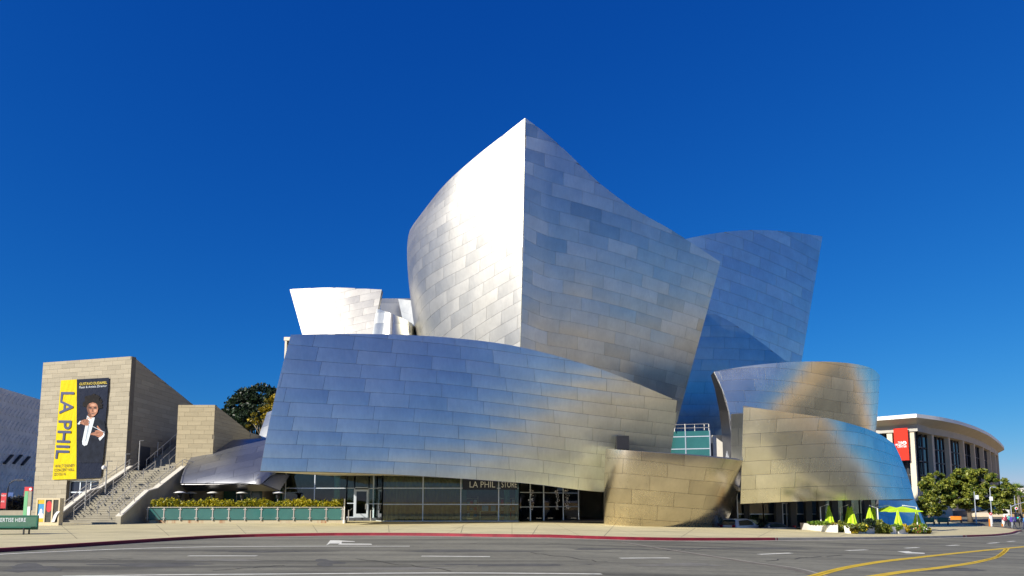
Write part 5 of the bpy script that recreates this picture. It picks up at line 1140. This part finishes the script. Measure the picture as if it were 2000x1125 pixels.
# garage and low walls in front of it
gar = thing('garage_block', 'low concrete garage with dark openings under the street trees', 'building', (80, 138, -1))
def pxbox(mb, a, b, ya, yb, D0, D1): return mb.box(P(a, ya, D0)[0], P(b, ya, D0)[0], D0, D1, min(mz(yb, D0), mz(ya, D0)), max(mz(yb, D0), mz(ya, D0)))
pxbox(MB(), 1780, 1962, 1030, 998, 136, 140).build('wall', 'interior', gar)
for a, b, y0_, y1_ in ((1780, 1860, 985, 999), (1905, 1962, 1001, 1011), (1848, 1862, 999, 1020), (1780, 1806, 985, 1012)): pxbox(MB(), a, b, y1_, y0_, 135, 136).build('concrete_panel', 'pale_concrete', gar)
for k in range(9): pxbox(MB(), 1868+k*10, 1870+k*10, 1026, 1010, 135.4, 135.8).build('pier', 'dark_grey', gar)
rmp = MB().prism([P(1808, 1016, 126), P(1822, 996, 126), P(1878, 1018, 126), P(1872, 1026, 126)], (0, .5, 0)); tag(rmp.build('ramp_wall', 'pale_concrete'), 'sloping pale ramp wall behind the green benches', 'wall')
far = thing('far_white_building', 'long white low-rise building behind the palm at right', 'building', (150, 240, 0))
pxbox(MB(), 1955, 2060, 985, 955, 240, 260).build('wall', 'pale_concrete', far)
for a, b, y0_, y1_ in ((1950, 2060, 953, 963), (1975, 2060, 967, 972)): pxbox(MB(), a, b, y1_, y0_, 238.5, 240).build('slab', 'white_paint', far)
for k in range(10): pxbox(MB(), 1977+k*6, 1981+k*6, 981, 973, 239.6, 239.95).build('window', 'glass_navy', far)

# trees on the right
def tpx(px, py, D, base): q = P(px, py, D); return (q[0]-base[0], 0, q[2]-base[2])
D = 112.; b0 = at_tree(1893, D); s_ = D/F
E = []
for px, py, rx, ry in ((1826, 948, 30, 24), (1866, 936, 34, 22), (1905, 938, 36, 24), (1938, 958, 30, 28), (1885, 968, 46, 24), (1818, 970, 24, 18), (1940, 985, 24, 20), (1850, 975, 30, 18)):
    q = tpx(px, py, D, b0); E.append((q[0], q[1]+random.uniform(-1, 1), q[2], rx*s_, rx*s_*.8, ry*s_))
tree('street_tree', 'wide spreading glossy green tree in front of the columned theatre', b0, 8, E, 'leaf_mid', 26000, .33, .35, 'bark', 'street trees', 330, .5, seed=11, cs=.72)
for px, D, ys, lab, mt in ((1968, 150, (948, 1005), 'dense dark green tree behind the white pylon', 'leaf_mid'), (1812, 122, (965, 1010), 'small leafy street tree beside the steel corner', 'leaf_mid'), (1990, 160, (985, 1030), 'yellow-green tree under the palm at the right edge', 'leaf_yellow')):
    b0 = at_tree(px, D); zc_ = (mz(ys[0], D)+mz(ys[1], D))/2-b0[2]; rz_ = (ys[1]-ys[0])/2*D/F
    tree('street_tree', lab, b0, 6, [(0, 0, zc_, rz_*.85, rz_*.8, rz_*.9), (rz_*.5, 0, zc_-.3*rz_, rz_*.6, rz_*.6, rz_*.6)], mt, 6000, .3, .2, 'bark', 'street trees', 90, .5, seed=px, cs=.75)
D = 120.; b0 = at_tree(1992, D); palm = thing('palm_tree', 'tall fan palm with a pale trunk at the right picture edge', 'palm', tuple(b0)); zt_ = mz(957, D)
MB().tube([b0, b0+A3(-.1, 0, (zt_-b0[2])*.5), A3(b0[0]-.25, D, zt_)], [.32, .24, .2], 10).build('trunk', 'bark_pale', palm, True)
V = []; Fc = []; top = A3(b0[0]-.25, D, zt_)
for k in range(46):
    a = RNG.random()*2*math.pi; el = RNG.uniform(-.7, 1.3); d = A3(math.cos(a)*math.cos(el), math.sin(a)*math.cos(el), math.sin(el)); L = RNG.uniform(1.3, 2.0); c = top+d*L; sd = np.cross(d, A3(0, 0, 1)); sd /= np.linalg.norm(sd)+1e-6; up = np.cross(sd, d)
    for f in np.linspace(-1.2, 1.2, 9):
        e = d*math.cos(f)+sd*math.sin(f); r0 = top+d*L*.45; tip = r0+e*.95-A3(0, 0, .25*abs(f)); wv = np.cross(e, up)*.06; i0 = len(V); V += [r0-wv, r0+wv, tip]; Fc.append((i0, i0+1, i0+2))
    i0 = len(V); V += [top-sd*.03, top+sd*.03, top+d*L*.5]; Fc.append((i0, i0+1, i0+2))
mk('fronds', V, Fc, 'leaf_bright', palm)

# ------------------------------------------------------------------ street furniture on the right
plain('galvanised', (0.50, 0.54, 0.58), 0.4, 0.5, 0.08); plain('sign_purple', (0.12, 0.07, 0.42), 0.5, 0, 0.2, 5); m_ = plain('signal_green', (0.0, 0.6, 0.35), 0.4, emit=2.5)
def pole(name, label, cat, px, ybase, ytop, D, parts):
    q = P(px, 980, D); b = A3(q[0], D, gz(q[0], D)+.1); t = thing(name, label, cat, tuple(b)); zt_ = mz(ytop, D); MB().tube([b, A3(b[0], D, zt_)], [.09, .06], 8).build('pole', 'galvanised', t)
    s_ = D/F
    for (nm, mt, x0, x1, y0_, y1_) in parts: MB().box(b[0]+x0*s_, b[0]+x1*s_, D-.12, D-.08, mz(y1_, D), mz(y0_, D)).build(nm, mt, t)
    return t, b, s_
D = 106; t, b, s_ = pole('street_lamp', 'plain grey pole in front of the spreading tree', 'street lamp', 1904, 1028, 960, D, [('sign_plate', 'sign_white', 1, 7, 967, 975)])
t, b, s_ = pole('street_lamp', 'grey lamp with a hooked arm and a white sign plate', 'street lamp', 1935, 1030, 954, 104, [('sign_plate', 'sign_white', -3, 3.5, 970, 978)])
MB().tube([A3(b[0], 104, mz(955, 104)), A3(b[0]+.15, 104, mz(951.5, 104)), A3(b[0]+.5, 104, mz(950.5, 104)), A3(b[0]+.8, 104, mz(951, 104))], .05, 6).build('arm', 'galvanised', t); MB().box(b[0]+.5, b[0]+.95, 103.9, 104.1, mz(952.5, 104), mz(951, 104)).build('lamp_head', 'galvanised', t)
for px, yb, yt, lab in ((1932, 1030, 1001, 'white sign pillar with a round red sign near the hooked lamp'), (1956.5, 1033, 1011, 'white sign pillar with an orange-red top near the corner')):
    D = 98; q = P(px, 980, D); b = A3(q[0], D, gz(q[0], D)+.1); t = thing('sign_pillar', lab, 'sign', tuple(b), group='sign pillars on the cross street'); s_ = D/F
    MB().box(b[0]-1.6*s_, b[0]+1.6*s_, D-.1, D+.1, b[2], mz(yt+4, D)).build('pillar', 'white_paint', t); MB().box(b[0]-3*s_, b[0]-1.7*s_, D-.1, D+.1, b[2], mz(yt+12, D)).build('side_strip', 'orange', t)
    dsk = MB().tube([(b[0], D-.14, mz(yt+2.5, D)), (b[0], D-.10, mz(yt+2.5, D))], 2.9*s_, 16).build('disc', 'sign_red', t); MB().tube([(b[0], D-.16, mz(yt+2.5, D)), (b[0], D-.141, mz(yt+2.5, D))], 1.1*s_, 12).build('disc_centre', 'sign_white', dsk)
D = 125; q = P(1964, 980, D); t = thing('white_pylon', 'tall white pylon with a red round emblem by the corner', 'pylon', (q[0], D, gz(q[0], D))); s_ = D/F
MB().box(q[0]-4*s_, q[0]+4*s_, D-.3, D+.3, gz(q[0], D), mz(980, D)).build('slab', 'white_paint', t); MB().tube([(q[0], D-.34, mz(984, D)), (q[0], D-.3, mz(984, D))], 2.4*s_, 14).build('emblem', 'sign_red', t); MB().tube([(q[0], D-.36, mz(984, D)), (q[0], D-.341, mz(984, D))], 1.0*s_, 12).build('emblem_centre', 'sign_white', t)
D = 94; t, b, s_ = pole('traffic_signal', 'traffic signal with a mast arm at the right picture edge', 'traffic signal', 1973.5, 1040, 986, D, [('sign_plate', 'sign_purple', -5, 6, 1010, 1019)])
MB().tube([A3(b[0], D, mz(990, D)), A3(b[0]+10*s_, D, mz(985.5, D)), A3(b[0]+30*s_, D, mz(980, D)), A3(b[0]+60*s_, D, mz(976, D))], [.07, .06, .05, .05], 6).build('mast_arm', 'galvanised', t)
hd = MB().box(b[0]+6.5*s_, b[0]+11*s_, D-.3, D+.1, mz(1014, D), mz(1001.5, D)).build('signal_head', 'black', t)
for k in range(3): MB().tube([(b[0]+8.7*s_, D-.34, mz(1004+3.7*k, D)), (b[0]+8.7*s_, D-.3, mz(1004+3.7*k, D))], 1.4*s_, 10).build('lens', 'signal_green' if k == 2 else 'dark_grey', hd)
sp_ = MB().tube([(b[0]+8.5*s_, D-.2, mz(993, D)), (b[0]+8.5*s_, D-.16, mz(993, D))], 3.0*s_, 14).build('round_sign', 'sign_white', t); MB().tube([(b[0]+8.5*s_, D-.215, mz(993, D)), (b[0]+8.5*s_, D-.201, mz(993, D))], 1.8*s_, 12).build('red_symbol', 'sign_red', sp_)
t, b, s_ = pole('street_lamp', 'thin tan pole beside the palm at the right edge', 'street lamp', 1982, 1036, 957, 118, [])
def park_bench(label, px, py, D, ad=None):
    q = P(px, 980, D); t = thing('street_bench', label, 'bench', (q[0], D, gz(q[0], D)+.12), R(-14), 'benches along the cross street'); w_ = 19*D/F/2
    MB().box(-w_, w_, .2, .26, .35, 1.05).build('backrest', ad or 'bench_green', t, False, True); MB().box(-w_, w_, -.3, .15, .42, .47).build('seat', 'bench_green', t, False, True)
    for x_ in (-w_*.8, w_*.8): MB().box(x_-.04, x_+.04, -.25, .24, 0, .42).build('leg', 'black', t, False, True)
park_bench('green street bench nearest the steel corner', 1813, 1012, 96); park_bench('green street bench, middle one behind the wide pavement', 1840, 1015, 98); park_bench('street bench with an orange poster back', 1866, 1016, 108, 'orange')

# pedestrians
def person(label, loc, rz, top, legs, h=1.72, step=.25):
    t = thing('person', label, 'person', loc, rz, 'pedestrians at the corner'); k = h/1.72
    J = {'pel': (0, 0, .95), 'chest': (0, 0, 1.32), 'neck': (0, 0, 1.5), 'shl': (.18, 0, 1.42), 'shr': (-.18, 0, 1.42), 'ell': (.26, .08, 1.15), 'elr': (-.26, -.08, 1.15), 'wrl': (.24, -.1, .9), 'wrr': (-.24, .1, .9), 'hdl': (.24, -.14, .82), 'hdr': (-.24, .14, .82),
         'hl': (.1, 0, .9), 'hr': (-.1, 0, .9), 'kl': (.1, -step*.5, .5), 'kr': (-.1, step*.4, .5), 'al': (.1, -step, .08), 'ar': (-.1, step, .1), 'tl': (.1, -step-.16, .04), 'tr': (-.1, step-.14, .04), 'hd': (0, -.02, 1.62), 'ht': (0, -.02, 1.72)}
    ed = [('pel', 'chest'), ('chest', 'neck'), ('chest', 'shl'), ('chest', 'shr'), ('shl', 'ell'), ('shr', 'elr'), ('ell', 'wrl'), ('elr', 'wrr'), ('wrl', 'hdl'), ('wrr', 'hdr'), ('pel', 'hl'), ('pel', 'hr'), ('hl', 'kl'), ('hr', 'kr'), ('kl', 'al'), ('kr', 'ar'), ('al', 'tl'), ('ar', 'tr'), ('neck', 'hd'), ('hd', 'ht')]
    rad = {'pel': .15, 'chest': .17, 'neck': .06, 'shl': .075, 'shr': .075, 'ell': .05, 'elr': .05, 'wrl': .04, 'wrr': .04, 'hdl': .045, 'hdr': .045, 'hl': .1, 'hr': .1, 'kl': .07, 'kr': .07, 'al': .05, 'ar': .05, 'tl': .05, 'tr': .05, 'hd': .105, 'ht': .085}
    nm = list(J); me = bpy.data.meshes.new('body'); me.from_pydata([tuple(k*c for c in J[q]) for q in nm], [(nm.index(a), nm.index(b)) for a, b in ed], [])
    o = bpy.data.objects.new('body', me); COL.objects.link(o); o.parent = t; md_ = o.modifiers.new('skin', 'SKIN'); 
    for i, q in enumerate(nm): me.skin_vertices[0].data[i].radius = (rad[q]*k, rad[q]*k); me.skin_vertices[0].data[i].use_root = (q == 'pel')
    o.modifiers.new('sub', 'SUBSURF').levels = 1; o.modifiers['sub'].render_levels = 1
    m, nt2, bs = new_mat('clothes_'+label[:12]); g = N(nt2, 'ShaderNodeTexCoord'); sp = N(nt2, 'ShaderNodeSeparateXYZ'); nt2.links.new(g.outputs['Object'], sp.inputs[0])
    r = N(nt2, 'ShaderNodeValToRGB'); r.color_ramp.interpolation = 'CONSTANT'; e = r.color_ramp.elements; e[0].color = (.02, .02, .02, 1); e[1].position = .05; e[1].color = (*legs, 1)
    for pos, c in ((.53, top), (.86, (.32, .17, .11)), (.95, (.02, .015, .01))): x = e.new(pos); x.color = (*c, 1)
    sc_ = N(nt2, 'ShaderNodeMath', operation='MULTIPLY'); sc_.inputs[1].default_value = 1/(1.8*k); nt2.links.new(sp.outputs['Z'], sc_.inputs[0]); nt2.links.new(sc_.outputs[0], r.inputs[0]); nt2.links.new(r.outputs[0], bs.inputs['Base Color']); me.materials.append(m)
for px, D, rz, tp_, lg_, lab in ((1962, 96, .6, (.35, .02, .06), (.03, .03, .05), 'person in a dark red top walking near the white pylon'), (1968.5, 97, 2.4, (.02, .22, .22), (.02, .02, .03), 'person in a teal top near the corner'), (1977, 93, 1.2, (.05, .07, .16), (.04, .04, .06), 'person in dark blue clothes by the traffic signal'), (1989, 92, -1.0, (.02, .02, .025), (.02, .02, .025), 'person in black right of the traffic signal'), (1998, 91, .3, (.06, .2, .55), (.04, .05, .12), 'person in a bright blue top at the picture edge')):
    q = P(px, 980, D); person(lab, (q[0], D, gz(q[0], D)+.12), rz, tp_, lg_)
# display table and garlands in the shop window
st_ = thing('display_table', 'light wooden display table with boxes inside the shop window', 'table', (plan(955, 62)[0], 62, .13)); xq = plan(955, 62)[0]
MB().box(xq-.85, xq+.85, 61.7, 62.3, 1.0, 1.07).build('table_top', 'cream_frame', st_)
for x_ in (-.8, .8): MB().box(xq+x_-.05, xq+x_+.05, 61.7, 62.3, .13, 1.0).build('leg', 'cream_frame', st_)
for x_, w_ in ((-.35, .3), (.4, .22)): MB().box(xq+x_-w_, xq+x_+w_, 61.8, 62.2, 1.07, 1.55).build('display_box', 'poster_blue', st_)
for px, lab in ((1037, 'hanging white flower garland, leftmost in the dark shop window'), (1088, 'hanging white flower garland, middle one in the shop window'), (1108, 'hanging pale flower garland nearest the steel cone')):
    D = 61.0 if px < 1050 else 63.3; q = P(px, 980, D); t = thing('flower_garland', lab, 'garland', (q[0], D, 1.0), group='garlands in the shop window')
    pts = [(q[0]+.18*RNG.normal()*.6, D+.1*RNG.normal(), z_) for z_ in np.linspace(1.2, 3.0, 60)]; leaves('blossoms', pts, .16, 'petal_white', t, elong=1.1); MB().tube([(q[0], D, 1.1), (q[0], D, 4.2)], .01, 4).build('string', 'black', t)

for px, lab, cols_ in ((918, 'shop shelf with colourful goods left of the display table', ('sign_red', 'paper', 'poster_yellow', 'poster_blue')), (992, 'shop shelf with colourful goods behind the sign corner', ('poster_blue', 'paper', 'sign_red', 'cream_frame')), (860, 'tall shop shelf beyond the brown curtain', ('paper', 'cream_frame', 'sign_red', 'paper'))):
    xq = plan(px, 65)[0]; t = thing('shop_shelf', lab, 'shelf', (xq, 65, .13), group='shelves in the shop')
    fm = MB().box(xq-.8, xq-.75, 64.8, 65.2, .13, 2.4).box(xq+.75, xq+.8, 64.8, 65.2, .13, 2.4)
    for z_ in (.4, 1.0, 1.6, 2.2): fm.box(xq-.75, xq+.75, 64.8, 65.2, z_, z_+.05)
    fm.build('frame', 'cream_frame', t)
    for i, z_ in enumerate((.45, 1.05, 1.65)):
        for j in range(4): MB().box(xq-.68+.36*j, xq-.42+.36*j, 64.85, 65.1, z_, z_+.25+.1*((i+j) % 3)).build('goods', cols_[(i+j) % 4], t)
